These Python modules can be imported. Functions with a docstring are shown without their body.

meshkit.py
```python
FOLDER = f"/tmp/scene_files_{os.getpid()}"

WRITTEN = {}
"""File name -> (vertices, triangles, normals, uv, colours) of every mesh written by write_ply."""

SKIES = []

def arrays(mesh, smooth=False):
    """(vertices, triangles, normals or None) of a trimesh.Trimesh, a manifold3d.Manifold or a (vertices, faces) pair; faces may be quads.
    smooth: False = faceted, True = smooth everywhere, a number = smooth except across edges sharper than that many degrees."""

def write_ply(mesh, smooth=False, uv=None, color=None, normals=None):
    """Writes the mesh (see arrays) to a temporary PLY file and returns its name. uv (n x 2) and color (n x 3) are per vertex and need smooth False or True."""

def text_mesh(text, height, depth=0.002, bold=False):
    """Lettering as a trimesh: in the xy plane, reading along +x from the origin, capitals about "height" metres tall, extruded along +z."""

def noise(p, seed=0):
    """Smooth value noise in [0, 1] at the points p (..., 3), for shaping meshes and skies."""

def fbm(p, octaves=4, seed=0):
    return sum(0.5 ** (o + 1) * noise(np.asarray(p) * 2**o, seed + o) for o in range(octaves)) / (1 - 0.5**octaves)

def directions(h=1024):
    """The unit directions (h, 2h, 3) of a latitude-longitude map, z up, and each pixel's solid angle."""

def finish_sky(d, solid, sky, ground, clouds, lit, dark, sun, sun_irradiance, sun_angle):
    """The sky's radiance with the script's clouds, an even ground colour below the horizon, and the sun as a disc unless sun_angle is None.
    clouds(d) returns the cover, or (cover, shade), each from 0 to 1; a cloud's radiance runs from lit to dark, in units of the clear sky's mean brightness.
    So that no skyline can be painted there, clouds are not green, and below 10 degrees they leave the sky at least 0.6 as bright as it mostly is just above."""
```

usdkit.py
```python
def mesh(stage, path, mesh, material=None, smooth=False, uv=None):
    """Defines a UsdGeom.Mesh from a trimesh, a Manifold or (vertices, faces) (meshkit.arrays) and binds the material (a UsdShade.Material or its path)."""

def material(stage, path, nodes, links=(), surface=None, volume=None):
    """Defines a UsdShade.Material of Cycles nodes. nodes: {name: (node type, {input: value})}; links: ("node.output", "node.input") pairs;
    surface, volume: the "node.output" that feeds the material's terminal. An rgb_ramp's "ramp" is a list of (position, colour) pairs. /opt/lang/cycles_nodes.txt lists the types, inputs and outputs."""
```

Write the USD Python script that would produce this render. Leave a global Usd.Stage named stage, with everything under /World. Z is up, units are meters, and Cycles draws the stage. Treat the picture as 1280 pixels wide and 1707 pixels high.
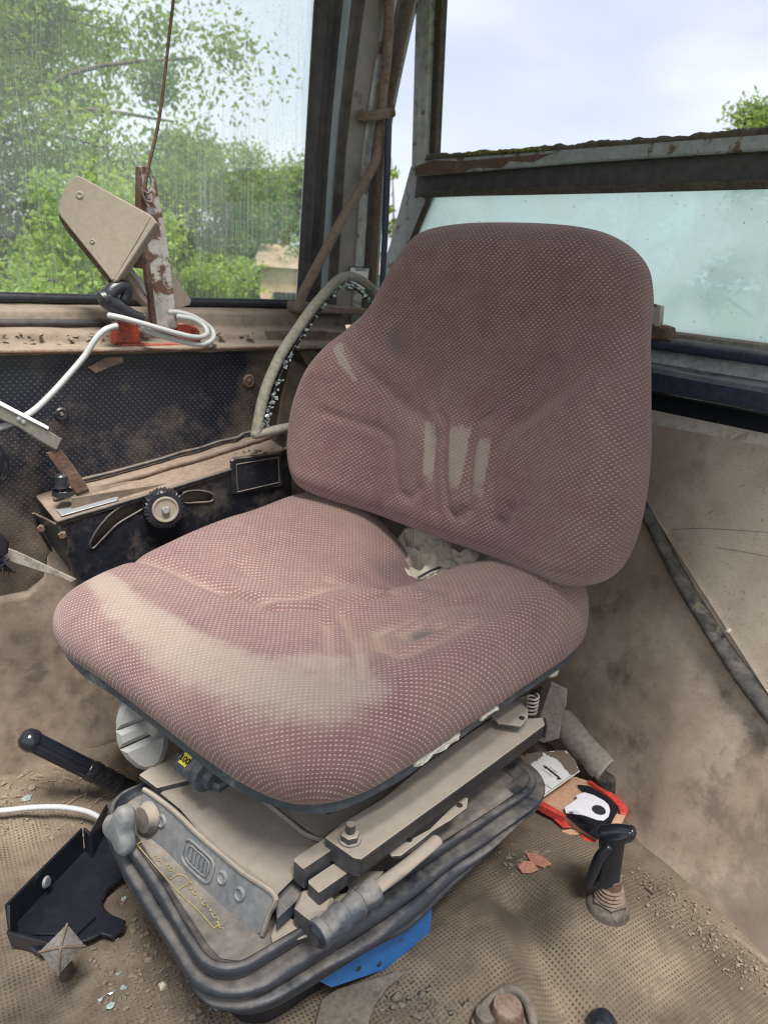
import math, random, numpy as np, trimesh, usdkit, meshkit
import shapely.geometry as sg
from pxr import Usd, UsdGeom, UsdLux, UsdShade, Gf, Sdf, Vt

stage = Usd.Stage.CreateInMemory()
UsdGeom.SetStageUpAxis(stage, 'Z'); UsdGeom.SetStageMetersPerUnit(stage, 1.0)
UsdGeom.Xform.Define(stage, '/World')
rng = np.random.default_rng(7); random.seed(7)

# ------------------------------------------------------------------ camera
YAW, PITCH, ROLL = map(math.radians, (40.6, 18.7, 4.1)); FPX, CAMZ = 1240.0, 0.85
EXPOSURE = 1.12
_f = np.array([math.sin(YAW)*math.cos(PITCH), math.cos(YAW)*math.cos(PITCH), -math.sin(PITCH)])
_r = np.array([math.cos(YAW), -math.sin(YAW), 0]); _u = np.cross(_r, _f)
RT, UPV = math.cos(ROLL)*_r+math.sin(ROLL)*_u, -math.sin(ROLL)*_r+math.cos(ROLL)*_u
CAM = np.array([0, 0, CAMZ]); AX = np.array([RT, UPV, _f])
cam = UsdGeom.Camera.Define(stage, '/World/camera')
m = np.eye(4); m[0, :3], m[1, :3], m[2, :3], m[3, :3] = RT, UPV, -_f, CAM
cam.AddTransformOp().Set(Gf.Matrix4d(*m.ravel().tolist()))
cam.CreateHorizontalApertureAttr(36.0); cam.CreateFocalLengthAttr(36.0*FPX/1280); cam.CreateExposureAttr(EXPOSURE)
cam.CreateClippingRangeAttr(Gf.Vec2f(0.02, 2000)); cam.CreateFStopAttr(12.0); cam.CreateFocusDistanceAttr(0.84)

# surveying: where a sight line through the photo meets a known plane of the cab
def ray(px, py): return np.array([(px-640)/FPX, -(py-853.5)/FPX, 1]) @ AX
def onz(px, py, z): d = ray(px, py); return CAM+d*((z-CAMZ)/d[2])
def onx(px, py, x): d = ray(px, py); return CAM+d*(x/d[0])
def ony(px, py, y): d = ray(px, py); return CAM+d*(y/d[1])
def onp(px, py, p, n): d = ray(px, py); return CAM+d*(((np.asarray(p)-CAM)@n)/(d@n))
def ups(px, py, base):          # upright plane through a base point, facing the doorway
    n = np.array([CAM[0]-base[0], CAM[1]-base[1], 0]); return onp(px, py, base, n/np.linalg.norm(n))
def many(fn, pts, v): return [fn(x, y, v) for x, y in pts]

# ------------------------------------------------------------------ node graphs
class Ref(str): pass
class G:
    def __init__(s): s.nodes, s.links = {}, []
    def __call__(s, kind, out=None, **kw):
        n = f'n{len(s.nodes)}'; vals = {}
        for k, v in kw.items():
            if isinstance(v, Ref): s.links.append((str(v), f'{n}.{k}'))
            else: vals[k] = v
        s.nodes[n] = (kind, vals)
        return Ref(f'{n}.{out}') if out else n
    def math(s, op, a, b=0.0, clampit=False):
        r = s('math', 'value', math_type=op, value1=a, value2=b)
        return s.clamp(r) if clampit else r
    def clamp(s, a): return s('clamp', 'result', value=a, min=0.0, max=1.0)
    def mix(s, f, a, b, t='mix'): return s('mix_color', 'result', blend_type=t, fac=f, a=a, b=b)
    def rng(s, v, a, b, c=0.0, d=1.0, kind='smoothstep'): return s('map_range', 'result', range_type=kind, value=v, from_min=a, from_max=b, to_min=c, to_max=d, clamp=True)
    def noise(s, vec, scale, detail=4.0, rough=0.55, out='fac', dist=0.0): return s('noise_texture', out, vector=vec, scale=float(scale), detail=detail, roughness=rough, distortion=dist)
    def pos(s): return s('geometry', 'position')
    def scaled(s, vec, sc): return s('mapping', 'vector', vector=vec, scale=sc)
    def done(s, name, surf, vol=None): return usdkit.material(stage, '/World/Looks/'+name, s.nodes, s.links, surface=surf, volume=vol)
MATH_IN = None
LOOKS = {}
UsdGeom.Scope.Define(stage, '/World/Looks')

# ------------------------------------------------------------------ sky
SUN_EL, SUN_AZ = math.radians(68), math.radians(205)
sd = np.array([math.cos(SUN_EL)*math.sin(SUN_AZ), math.cos(SUN_EL)*math.cos(SUN_AZ), math.sin(SUN_EL)])
g = G()
sky = g('sky_texture', 'color', sky_type='single_scattering', sun_disc=False, sun_elevation=SUN_EL, sun_rotation=SUN_AZ, air_density=1.0, aerosol_density=1.5)
tc = g('texture_coordinate', 'generated')
cv = g.scaled(tc, (1.0, 1.0, 2.6))
n1 = g.noise(cv, 1.9, 5.0, 0.5, dist=0.3)
cov = g.rng(n1, 0.30, 0.62)
n2 = g.noise(cv, 2.4, 4.0, 0.45)
cl = g.mix(g.rng(n2, 0.35, 0.7), (8.2, 8.8, 10.6), (11.2, 11.7, 12.3))
f2 = g.rng(cov, 0.0, 1.0, 0.72, 0.97)
skc = g.mix(f2, sky, cl)
SKY_STRENGTH = 0.051
bg = g('background_shader', 'background', color=skc, strength=SKY_STRENGTH)
skymat = g.done('sky_look', bg)
dome = UsdLux.DomeLight.Define(stage, '/World/sky'); dome.CreateIntensityAttr(1.0)
UsdShade.MaterialBindingAPI.Apply(dome.GetPrim()).Bind(skymat)
dome.GetPrim().SetCustomDataByKey('kind', 'structure')
sun = UsdLux.DistantLight.Define(stage, '/World/sun')
sun.CreateIntensityAttr(0.95); sun.CreateAngleAttr(20.0); sun.CreateNormalizeAttr(True) if hasattr(sun, 'CreateNormalizeAttr') else None
sun.CreateColorAttr(Gf.Vec3f(1.0, 0.985, 0.96))
z = sd; xx = np.cross([0, 0, 1], z); xx /= np.linalg.norm(xx); yy = np.cross(z, xx)
m = np.eye(4); m[0, :3], m[1, :3], m[2, :3] = xx, yy, z
sun.AddTransformOp().Set(Gf.Matrix4d(*m.ravel().tolist()))

# ------------------------------------------------------------------ materials
def dusty(name, base, dust=(.40, .32, .235), up=.55, bias=-.1, contrast=1.6, scale=14, rough=.5, metal=0.0, rust=None, rust_at=.55, bump=.25, bscale=160, drough=.9, vary=.35, extra=None, spec=.5):
    gm = sum(dust)/3; dust = tuple(gm+(c-gm)*.80 for c in dust)
    g = G(); p = g.pos()
    na = g.noise(p, scale, 7.0, .62); nb = g.noise(p, scale*5.3, 5.0, .6); nf = g.noise(p, bscale, 4.0, .65)
    nz = g('separate_xyz', 'z', vector=g('geometry', 'normal'))
    upf = g.math('multiply', g.rng(nz, -.1, .95), up)
    mixn = g.math('add', g.math('multiply', na, .7), g.math('multiply', nb, .3))
    f = g.math('add', upf, g.math('multiply', g.math('subtract', mixn, .5), contrast))
    f = g.clamp(g.math('add', f, bias))
    va = g.rng(nb, .25, .75, 1-vary, 1+vary, 'linear')
    b = g('vector_math', 'vector') if False else g.mix(g.rng(nb, .25, .75, 0, 1), tuple(c*(1-vary) for c in base), tuple(min(c*(1+vary), .95) for c in base))
    if rust is not None:
        nr = g.noise(p, scale*1.7, 8.0, .68, dist=.3)
        rf = g.rng(nr, rust_at-.03, rust_at+.05)
        rc = g.mix(nb, tuple(c*.5 for c in rust), tuple(c*1.4 for c in rust))
        b = g.mix(rf, b, rc)
    dn = g.mix(g.noise(p, scale*2.6, 6.0, .65), tuple(c*.72 for c in dust), tuple(min(c*1.22, .9) for c in dust))
    if extra: b = extra(g, p, b)
    col = g.mix(f, b, dn)
    ro = g('mix_float', 'result', fac=f, a=rough, b=drough)
    h = g.math('add', nf, g.math('multiply', f, .6))
    bp = g('bump', 'normal', height=h, strength=bump, distance=.0012)
    s = g('principled_bsdf', 'BSDF', base_color=col, roughness=ro, metallic=metal, normal=bp, specular_ior_level=spec)
    LOOKS[name] = g.done(name, s); return LOOKS[name]

DUST = (.40, .315, .225)
dusty('black_plastic', (.018, .019, .023), DUST, up=.12, bias=-.12, contrast=1.0, rough=.38)
dusty('gloss_black', (.012, .013, .018), DUST, up=.05, bias=-.28, contrast=1.0, rough=.22, bump=.06, vary=0.15)
dusty('bellows_rubber', (.022, .026, .034), (.33, .27, .205), up=1.25, bias=-1.0, contrast=2.3, rough=0.42, scale=12, vary=0.15)
dusty('tray_dust', (.03, .034, .042), (.34, .275, .205), up=.9, bias=-.35, contrast=2.2, rough=.5, scale=16)
dusty('lever_metal', (.22, .205, .185), (.30, .24, .18), up=.2, bias=-.1, contrast=1.0, rough=.45, metal=.4, scale=30, vary=.15)
dusty('blue_black_plastic', (.045, .055, .072), (.40, .34, .26), up=.5, bias=-.12, contrast=1.8, rough=.5, scale=20)
dusty('dusted_steel', (.045, .045, .05), (.36, .29, .215), up=1.6, bias=-0.32, contrast=1.9, rough=.45, scale=16, bump=0.5, bscale=260)
dusty('cover_dust', (.10, .095, .09), (.36, .29, .215), up=1.4, bias=0.02, contrast=1.1, rough=.5, scale=20, vary=0.25, bump=0.5, bscale=260)
dusty('brown_wall', (.085, .06, .04), (.235, .17, .118), up=.2, bias=.25, contrast=1.9, rough=.9, scale=7, rust=(.035, .024, .017), rust_at=.60, bump=.5, bscale=90)
dusty('sill_dust', (.11, .082, .056), (.265, .195, .135), up=.9, bias=.0, contrast=1.7, rough=.9, scale=12, bump=.6, bscale=120, rust=(.05, .036, .025), rust_at=0.6)
dusty('beige_panel', (.26, .19, .14), (.47, .38, .29), up=.0, bias=0.5, contrast=2.6, rough=.85, scale=4.2, rust=(.075, .050, .034), rust_at=0.565, bump=.25, bscale=110)
dusty('beige_band', (.46, .39, .325), (.52, .45, .37), up=.0, bias=.5, contrast=1.8, rough=.85, scale=16, bump=.2, rust=(.2, .14, .1), rust_at=0.62)
dusty('strip_rubber', (.05, .047, .043), (.30, .235, .165), up=.2, bias=-0.08, contrast=2.6, rough=.8, scale=14, bump=.6, rust=(.16, .15, .10), rust_at=.60)
dusty('rusty_grey', (.36, .335, .30), (.36, .29, .22), up=.35, bias=-.18, contrast=0.8, rough=.6, rust=(.11, .052, .030), rust_at=0.515, scale=18, bump=.4, vary=0.2)
dusty('rust', (.10, .055, .036), (.34, .26, .19), up=.3, bias=-.05, contrast=1.5, rough=.85, scale=40, bump=.6)
dusty('dusty_plate', (.21, .165, .125), (.28, .225, .17), up=.2, bias=.35, contrast=0.5, rough=.85, scale=25, bump=.3, vary=0.12)
dusty('red_paint', (.38, .055, .028), (.30, .20, .14), up=.3, bias=0.02, contrast=1.6, rough=.5, scale=45, rust=(.08, .04, .03), rust_at=.58)
dusty('blue_paint', (.026, .125, .34), (.30, .26, .2), up=.1, bias=-.42, contrast=1.2, rough=.45, scale=40, rust=(.05, .05, .055), rust_at=.635, bump=0.05, vary=0.15)
dusty('white_cable', (.37, .37, .355), (.42, .37, .30), up=.1, bias=-0.12, contrast=0.45, rough=.5, scale=60, bump=.1, vary=0.08)
dusty('grey_plastic', (.24, .232, .22), (.44, .38, .30), up=.1, bias=-0.12, contrast=0.35, rough=.42, scale=30, bump=.06, vary=0.08)
dusty('blue_grey_plastic', (.12, .135, .15), (.42, .36, .29), up=.3, bias=0.13, contrast=1.4, rough=.4, scale=22, bump=.08, vary=0.15)
dusty('frame_grey', (.24, .245, .25), (.24, .19, .145), up=.3, bias=-.05, contrast=1.8, rough=.55, rust=(.10, .055, .034), rust_at=0.575, scale=15, bump=.25, vary=0.2)
dusty('pillar_paint', (.22, .20, .18), (.28, .21, .155), up=.2, bias=0.25, contrast=2.0, rough=.6, scale=5, rust=(.05, .038, .034), rust_at=0.6, bump=.25, vary=0.15)
dusty('post_highlight', (.20, .215, .235), (.22, .17, .13), up=.1, bias=-.05, contrast=1.2, rough=.5, scale=5, bump=.15, vary=.12)  # bluish highlight of the rounded post, painted as its colour
dusty('pillar_brown', (.085, .068, .06), (.22, .16, .115), up=.1, bias=.08, contrast=1.6, rough=.7, scale=6, bump=.3)
dusty('pillar_dark', (.035, .03, .032), (.14, .095, .07), up=.1, bias=.0, contrast=1.8, rough=.65, scale=8, bump=.2)
dusty('brown_pipe', (.15, .10, .07), (.26, .19, .135), up=.3, bias=.15, contrast=1.5, rough=.8, scale=26, bump=.5)
dusty('mossy_rust', (.055, .040, .030), (.14, .12, .055), up=.25, bias=.0, contrast=2.2, rough=.95, scale=40, bump=.9)
dusty('navy_vinyl', (.022, .028, .050), (.32, .29, .27), up=.62, bias=-.22, contrast=.9, rough=.5, scale=20, bump=.35, bscale=240)
dusty('peeled_metal', (.48, .48, .49), (.34, .235, .155), up=.1, bias=.05, contrast=3.0, rough=.6, scale=24, bump=.3)
dusty('post_paint', (.34, .33, .32), (.30, .235, .175), up=.2, bias=.1, contrast=2.0, rough=.6, rust=(.10, .06, .042), rust_at=0.585, scale=9, bump=.2)
dusty('grime_dark', (.06, .047, .036), (.22, .17, .12), up=.45, bias=-.05, contrast=1.8, rough=.9, scale=40, bump=.7)
dusty('beige_upper', (.30, .23, .175), (.49, .40, .315), up=0, bias=.5, contrast=2.2, rough=.8, scale=4.5, bump=.2)
dusty('olive_rubber', (.20, .185, .14), (.29, .26, .195), up=.45, bias=.1, contrast=1.4, rough=.8, scale=26, bump=.3)
dusty('foam', (.50, .43, .33), (.45, .37, .28), up=.15, bias=0.2, contrast=1.8, rough=.95, scale=38, bump=1.0, bscale=220, vary=0.15)
dusty('white_foam', (.58, .54, .46), (.5, .43, .34), up=.0, bias=-.1, contrast=1.2, rough=.95, scale=50, bump=1.0, bscale=260)
dusty('console_black', (.013, .014, .018), (.24, .165, .10), up=.55, bias=-0.06, contrast=1.8, rough=.33, scale=18, bump=.12, rust=(.085, .052, .030), rust_at=.64)
dusty('soil', (.17, .125, .085), (.225, .172, .122), up=.3, bias=.1, contrast=2.0, rough=.95, scale=60, bump=.6)
dusty('paper', (.74, .72, .66), (.30, .235, .17), up=.0, bias=-0.3, contrast=2.4, rough=.85, scale=14, bump=.1, vary=0.05)
dusty('cardboard', (.50, .30, .19), (.42, .30, .2), up=.0, bias=-.1, contrast=0.5, rough=.85, scale=30, bump=.2, vary=0.15)
dusty('red_card', (.55, .055, .04), (.5, .32, .2), up=.0, bias=-.35, contrast=0.9, rough=.5, scale=36, bump=.1)
dusty('label_white', (.74, .72, .76), (.5, .45, .42), up=.0, bias=-.4, contrast=0.4, rough=.55, scale=40, bump=.05, vary=0.05)
dusty('ink', (.02, .02, .022), (.3, .25, .2), up=0, bias=-.3, contrast=1.2, rough=.8, scale=60)
dusty('grey_ink', (.16, .15, .14), (.4, .34, .28), up=0, bias=-.2, contrast=1.6, rough=.8, scale=90)
dusty('yellow_print', (.34, .245, .06), (.36, .29, .215), up=0, bias=0.42, contrast=3.0, rough=.6, scale=60)
dusty('yellow_label', (.82, .66, .03), (.5, .42, .3), up=0, bias=-.4, contrast=0.2, rough=.5, scale=40, vary=0.1)
dusty('leaf_red', (.29, .13, .085), (.42, .27, .19), up=0, bias=-.1, contrast=1.5, rough=.7, scale=60)
dusty('grey_sheet', (.27, .235, .195), (.30, .24, .18), up=.3, bias=.15, contrast=1.5, rough=.9, scale=20, bump=.3)
dusty('steel', (.32, .31, .30), (.33, .25, .18), up=.2, bias=.0, contrast=1.4, rough=.4, metal=.6, scale=40, rust=(.11, .06, .04), rust_at=.58)
dusty('bright_steel', (.36, .37, .38), (.36, .29, .23), up=.1, bias=-.2, contrast=0.6, rough=.32, metal=.5, scale=50, vary=0.1)
dusty('gaiter', (.17, .16, .145), (.27, .23, .18), up=.25, bias=.0, contrast=1.6, rough=.55, scale=40, bump=.5)
dusty('white_trim', (.80, .80, .80), (.5, .45, .4), up=.0, bias=-.4, contrast=0.3, rough=.4, scale=40, vary=0.05)
dusty('black_tape', (.014, .014, .016), (.3, .24, .18), up=.1, bias=-.32, contrast=1.6, rough=.35, scale=40, bump=1.0, bscale=70)
dusty('house_wall', (.66, .47, .33), (.5, .36, .26), up=0, bias=-.1, contrast=.8, scale=1.0, rough=.9, bscale=5)
dusty('roof_tile', (.24, .17, .12), (.3, .2, .14), up=0, bias=-.1, contrast=.8, scale=1.0, rough=.9, bscale=8)
dusty('bark', (.11, .085, .06), (.2, .17, .12), up=0, bias=-.1, contrast=1.0, scale=4, rough=.95, bscale=16)
dusty('meadow', (.06, .10, .03), (.16, .14, .07), up=0, bias=.1, contrast=1.6, scale=.5, rough=.95, bscale=12)
dusty('dark_pane', (.03, .035, .04), (.1, .1, .1), up=0, bias=-.4, contrast=.5, scale=1, rough=.1, bump=0)

def dots(g, uv, du, dv, w, h):          # woven specks in staggered rows
    s = g('separate_xyz', 'x', vector=uv); n = str(s).split('.')[0]; u, v = Ref(n+'.x'), Ref(n+'.y')
    vv = g.math('divide', v, dv); row = g.math('floor', vv); fv = g.math('fraction', vv)
    odd = g.math('multiply', g.math('floored_modulo', row, 2.0), .5)
    uu = g.math('add', g.math('divide', u, du), odd); fu = g.math('fraction', uu)
    cell = g('combine_xyz', 'vector', x=g.math('floor', uu), y=row, z=0.0)
    wn = g('white_noise_texture', 'value', dimensions='2D', vector=cell)
    sk = g.math('multiply', g.math('subtract', fv, .5), .25)
    a = g.math('absolute', g.math('subtract', g.math('add', fu, sk), .5)); b = g.math('absolute', g.math('subtract', fv, .5))
    ma = g.rng(a, w*.6, w*1.15, 1, 0); mb = g.rng(b, h*.7, h*1.15, 1, 0)
    return g.math('multiply', g.math('multiply', ma, mb), g.rng(wn, 0, 1, .62, 1.0, 'linear')), u, v

def fabric(name, dim=1.0, dot=.76, du=.0086, dv=.0040):
    g = G(); p = g.pos(); uv = g('uvmap', 'UV', attribute='st')
    wob = g('vector_math', 'vector', math_type='multiply_add', vector1=g.noise(uv, 9.0, 2.0, .5, out='color'), vector2=(.010, .010, 0), vector3=uv)
    d, u, v = dots(g, wob, du, dv, .175, .30)
    wear = g('attribute', 'fac', attribute='wear'); dirt = g('attribute', 'fac', attribute='dirt'); stain = g('attribute', 'fac', attribute='stain')
    na = g.noise(p, 11, 6.0, .6); nb = g.noise(p, 420, 3.0, .7); nm = g.noise(p, 46, 5.0, .6)
    base = g.mix(nb, (.090*dim, .045*dim, .045*dim), (.172*dim, .092*dim, .090*dim))
    base = g.mix(g.rng(nm, .3, .75, 0, .35), base, (.21, .125, .11))
    d = g.math('multiply', d, g.rng(g.noise(p, 24, 4.0, .6), .3, .6, .55, 1.0)); col = g.mix(g.math('multiply', d, dot), base, (.46, .36, .33))
    # fine woven ribs
    rib = g.math('absolute', g.math('sine', g.math('multiply', v, 2*math.pi/.0023)))
    rib2 = g.math('absolute', g.math('sine', g.math('multiply', u, 2*math.pi/.0023)))
    weave = g.math('multiply', rib, rib2)
    wq = g.math('add', g.math('multiply', wear, 1.35), g.math('add', g.math('multiply', g.math('subtract', nm, .5), 1.5), g.math('multiply', g.math('subtract', weave, .5), .5)))
    wf = g.math('multiply', g.rng(wq, -.05, 1.35), g.rng(wear, .02, .60, 0, .70))
    worn = g.mix(weave, (.22, .18, .14), (.39, .335, .27)); worn = g.mix(g.math('multiply', d, .35), worn, (.50, .40, .35))
    df = g.clamp(g.math('add', dirt, g.math('multiply', g.math('subtract', na, .5), .9)))
    col = g.mix(df, col, g.mix(g.math('multiply', d, .6), (.25, .17, .135), (.42, .33, .26)))
    col = g.mix(wf, col, worn)
    col = g.mix(stain, col, (.085, .075, .070))
    h = g.math('add', g.math('multiply', d, 1.0), g.math('add', g.math('multiply', weave, .5), g.math('multiply', nb, .8)))
    bp = g('bump', 'normal', height=h, strength=.55, distance=.0009)
    s = g('principled_bsdf', 'BSDF', base_color=col, roughness=.95, normal=bp, specular_ior_level=.15, sheen_weight=.25, sheen_roughness=.5, sheen_tint=(.9, .75, .7))
    LOOKS[name] = g.done(name, s)
fabric('seat_fabric'); fabric('back_fabric', 1.08, .72, .0080, .0037)

def vinyl():
    g = G(); p = g.pos(); s3 = g('separate_xyz', 'x', vector=p); n = str(s3).split('.')[0]; x, zz = Ref(n+'.x'), Ref(n+'.z')
    d, u, v = dots(g, g('combine_xyz', 'vector', x=x, y=zz, z=0.0), .0105, .0055, .17, .28)
    na = g.noise(p, 7, 6.0, .62); nb = g.noise(p, 30, 6.0, .65)
    base = g.mix(g.math('multiply', d, .75), (.0085, .0095, .015), (.060, .066, .085))
    e = g.math('add', g.rng(zz, .30, .545, .75, -.05, 'linear'), g.math('multiply', g.math('subtract', na, .5), 1.5))
    e2 = g.rng(x, .66, .82, 0, .75)
    f = g.clamp(g.math('add', g.math('add', e, e2), g.math('multiply', g.math('subtract', nb, .55), .9)))
    dirt = g.mix(nb, (.13, .085, .052), (.27, .195, .13))
    col = g.mix(g.math('multiply', f, .9), base, dirt)
    h = g.math('add', g.math('multiply', d, -1.0), g.math('multiply', g.noise(p, 240, 3.0), .7))
    bp = g('bump', 'normal', height=h, strength=.5, distance=.001)
    ro = g('mix_float', 'result', fac=f, a=.42, b=.9)
    LOOKS['dotted_vinyl'] = g.done('dotted_vinyl', g('principled_bsdf', 'BSDF', base_color=col, roughness=ro, normal=bp))
vinyl()

def mat_rubber():
    g = G(); p = g.pos(); uv = g.scaled(p, (1, 1, 1))
    rot = g('vector_rotate', 'vector', rotate_type='z_axis', vector=p, angle=.12, center=(0, 0, 0), axis=(0, 0, 1))
    s = g('separate_xyz', 'x', vector=rot); n = str(s).split('.')[0]; x, y = Ref(n+'.x'), Ref(n+'.y')
    fx = g.math('absolute', g.math('subtract', g.math('fraction', g.math('divide', x, .0054)), .5)); fy = g.math('absolute', g.math('subtract', g.math('fraction', g.math('divide', y, .0054)), .5))
    hole = g.math('multiply', g.rng(fx, .20, .30, 1, 0), g.rng(fy, .20, .30, 1, 0))
    na = g.noise(p, 5.5, 7.0, .62); nb = g.noise(p, 26, 7.0, .65); nc = g.noise(p, 190, 4.0, .7)
    soil = g('attribute', 'fac', attribute='soil')
    fill = g.clamp(g.math('add', soil, g.math('multiply', g.math('subtract', nb, .52), 1.3)))
    top = g.mix(g.rng(na, .33, .66), (.075, .056, .039), (.215, .166, .117))
    top = g.mix(g.rng(nb, .56, .72, 0, .65), top, (.055, .045, .036))
    hc = g.mix(nb, (.030, .024, .018), (.10, .075, .052))
    col = g.mix(g.math('multiply', g.math('multiply', hole, g.math('subtract', 1.0, fill)), g.rng(nb, .3, .7, .95, .45)), top, hc)
    sc = g.mix(nc, (.062, .046, .031), (.18, .136, .096)); sc = g.mix(g.rng(nb, .35, .65, 0, .6), sc, (.205, .16, .115))
    col = g.mix(g.math('multiply', fill, .92), col, sc)
    h = g.math('add', g.math('multiply', g.math('multiply', hole, g.math('subtract', 1.0, fill)), -1.6), g.math('add', g.math('multiply', nc, g.math('add', .4, fill)), g.math('multiply', nb, .6)))
    bp = g('bump', 'normal', height=h, strength=.7, distance=.0022)
    LOOKS['floor_mat'] = g.done('floor_mat', g('principled_bsdf', 'BSDF', base_color=col, roughness=.88, normal=bp, specular_ior_level=.3))
mat_rubber()

def stained(name, stainy):
    g = G(); p = g.pos(); s3 = g('separate_xyz', 'x', vector=p); n = str(s3).split('.')[0]; x, y, zz = Ref(n+'.x'), Ref(n+'.y'), Ref(n+'.z')
    a = g.noise(p, 5.0, 9.0, .64, dist=.3); b = g.noise(p, 13.0, 9.0, .68); c = g.noise(p, 2.6, 6.0, .6); e = g.noise(p, 75, 6.0, .7); f = g.noise(p, 330, 3.0, .7)
    col = g.mix(g.rng(a, .32, .68), (.28, .21, .155), (.50, .41, .32))
    col = g.mix(g.rng(b, 0.50, .75, 0, .55*stainy), col, (.155, .098, .063))
    col = g.mix(g.rng(c, .50, .68, 0, .55), col, (.55, .475, .395))
    low = g.math('multiply', g.rng(zz, .02, .36, 1, 0), g.rng(y, .2, .52, 1.0, .25))  # darkening that grows toward the floor and the near end
    grime_dark = g.math('multiply', g.rng(g.math('add', b, g.math('multiply', low, .26)), .56, .76), stainy)
    col = g.mix(g.math('multiply', grime_dark, .5), col, (.060, .050, .040))
    col = g.mix(g.rng(e, .56, .74, 0, .6), col, (.13, .088, .06))
    col = g.mix(g.rng(f, .25, .8, 0, .35), col, (.20, .15, .11))
    bp = g('bump', 'normal', height=g.math('add', e, g.math('multiply', f, .6)), strength=.35, distance=.0014)
    LOOKS[name] = g.done(name, g('principled_bsdf', 'BSDF', base_color=col, roughness=.82, normal=bp, specular_ior_level=.35))
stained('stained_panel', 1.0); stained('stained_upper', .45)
def rainy_glass():
    g = G(); p0 = g.pos(); p = g('vector_math', 'vector', math_type='multiply_add', vector1=g('vector_math', 'vector', math_type='subtract', vector1=g.noise(p0, 7.0, 4.0, .6, out='color'), vector2=(.5, .5, .5)), vector2=(.022, 0, .03), vector3=p0)
    clear = g('transparent_bsdf', 'BSDF', color=(.94, .97, .93)); gl = g('glossy_bsdf', 'BSDF', color=(1, 1, 1), roughness=.03)
    pane = g('mix_closure', 'closure', fac=g('fresnel', 'fac', IOR=1.45), closure1=clear, closure2=gl)
    a = g.noise(g.scaled(p, (230, 230, 3.6)), 1.0, 4.0, .65); b = g.noise(g.scaled(p, (520, 520, 130)), 1.0, 3.0, .7); c = g.noise(p, 3.0, 3.0, .5)
    sx = g('separate_xyz', 'x', vector=p)
    st = g.math('multiply', g.rng(a, .52, .70), g.rng(b, .30, .62))
    dens = g.math('multiply', g.rng(c, .30, .62, .25, 1.0), g.rng(sx, .35, .85, .55, 1.25, 'linear'))
    v = g('voronoi_texture', 'distance', vector=p, scale=190.0, randomness=1.0); dr = g.rng(v, .12, .22, 1.0, 0)
    vm = g.rng(g.noise(p, 130, 2.0), .50, .56)
    f = g.clamp(g.math('add', g.math('multiply', g.math('multiply', st, dens), .58), g.math('add', g.math('multiply', g.math('multiply', dr, vm), .80), .035)))
    milk = g('mix_closure', 'closure', fac=.45, closure1=g('translucent_bsdf', 'BSDF', color=(.86, .90, .88)), closure2=g('diffuse_bsdf', 'BSDF', color=(.80, .84, .82)))
    LOOKS['rainy_glass'] = g.done('rainy_glass', g('mix_closure', 'closure', fac=f, closure1=pane, closure2=milk))
rainy_glass()
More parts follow.
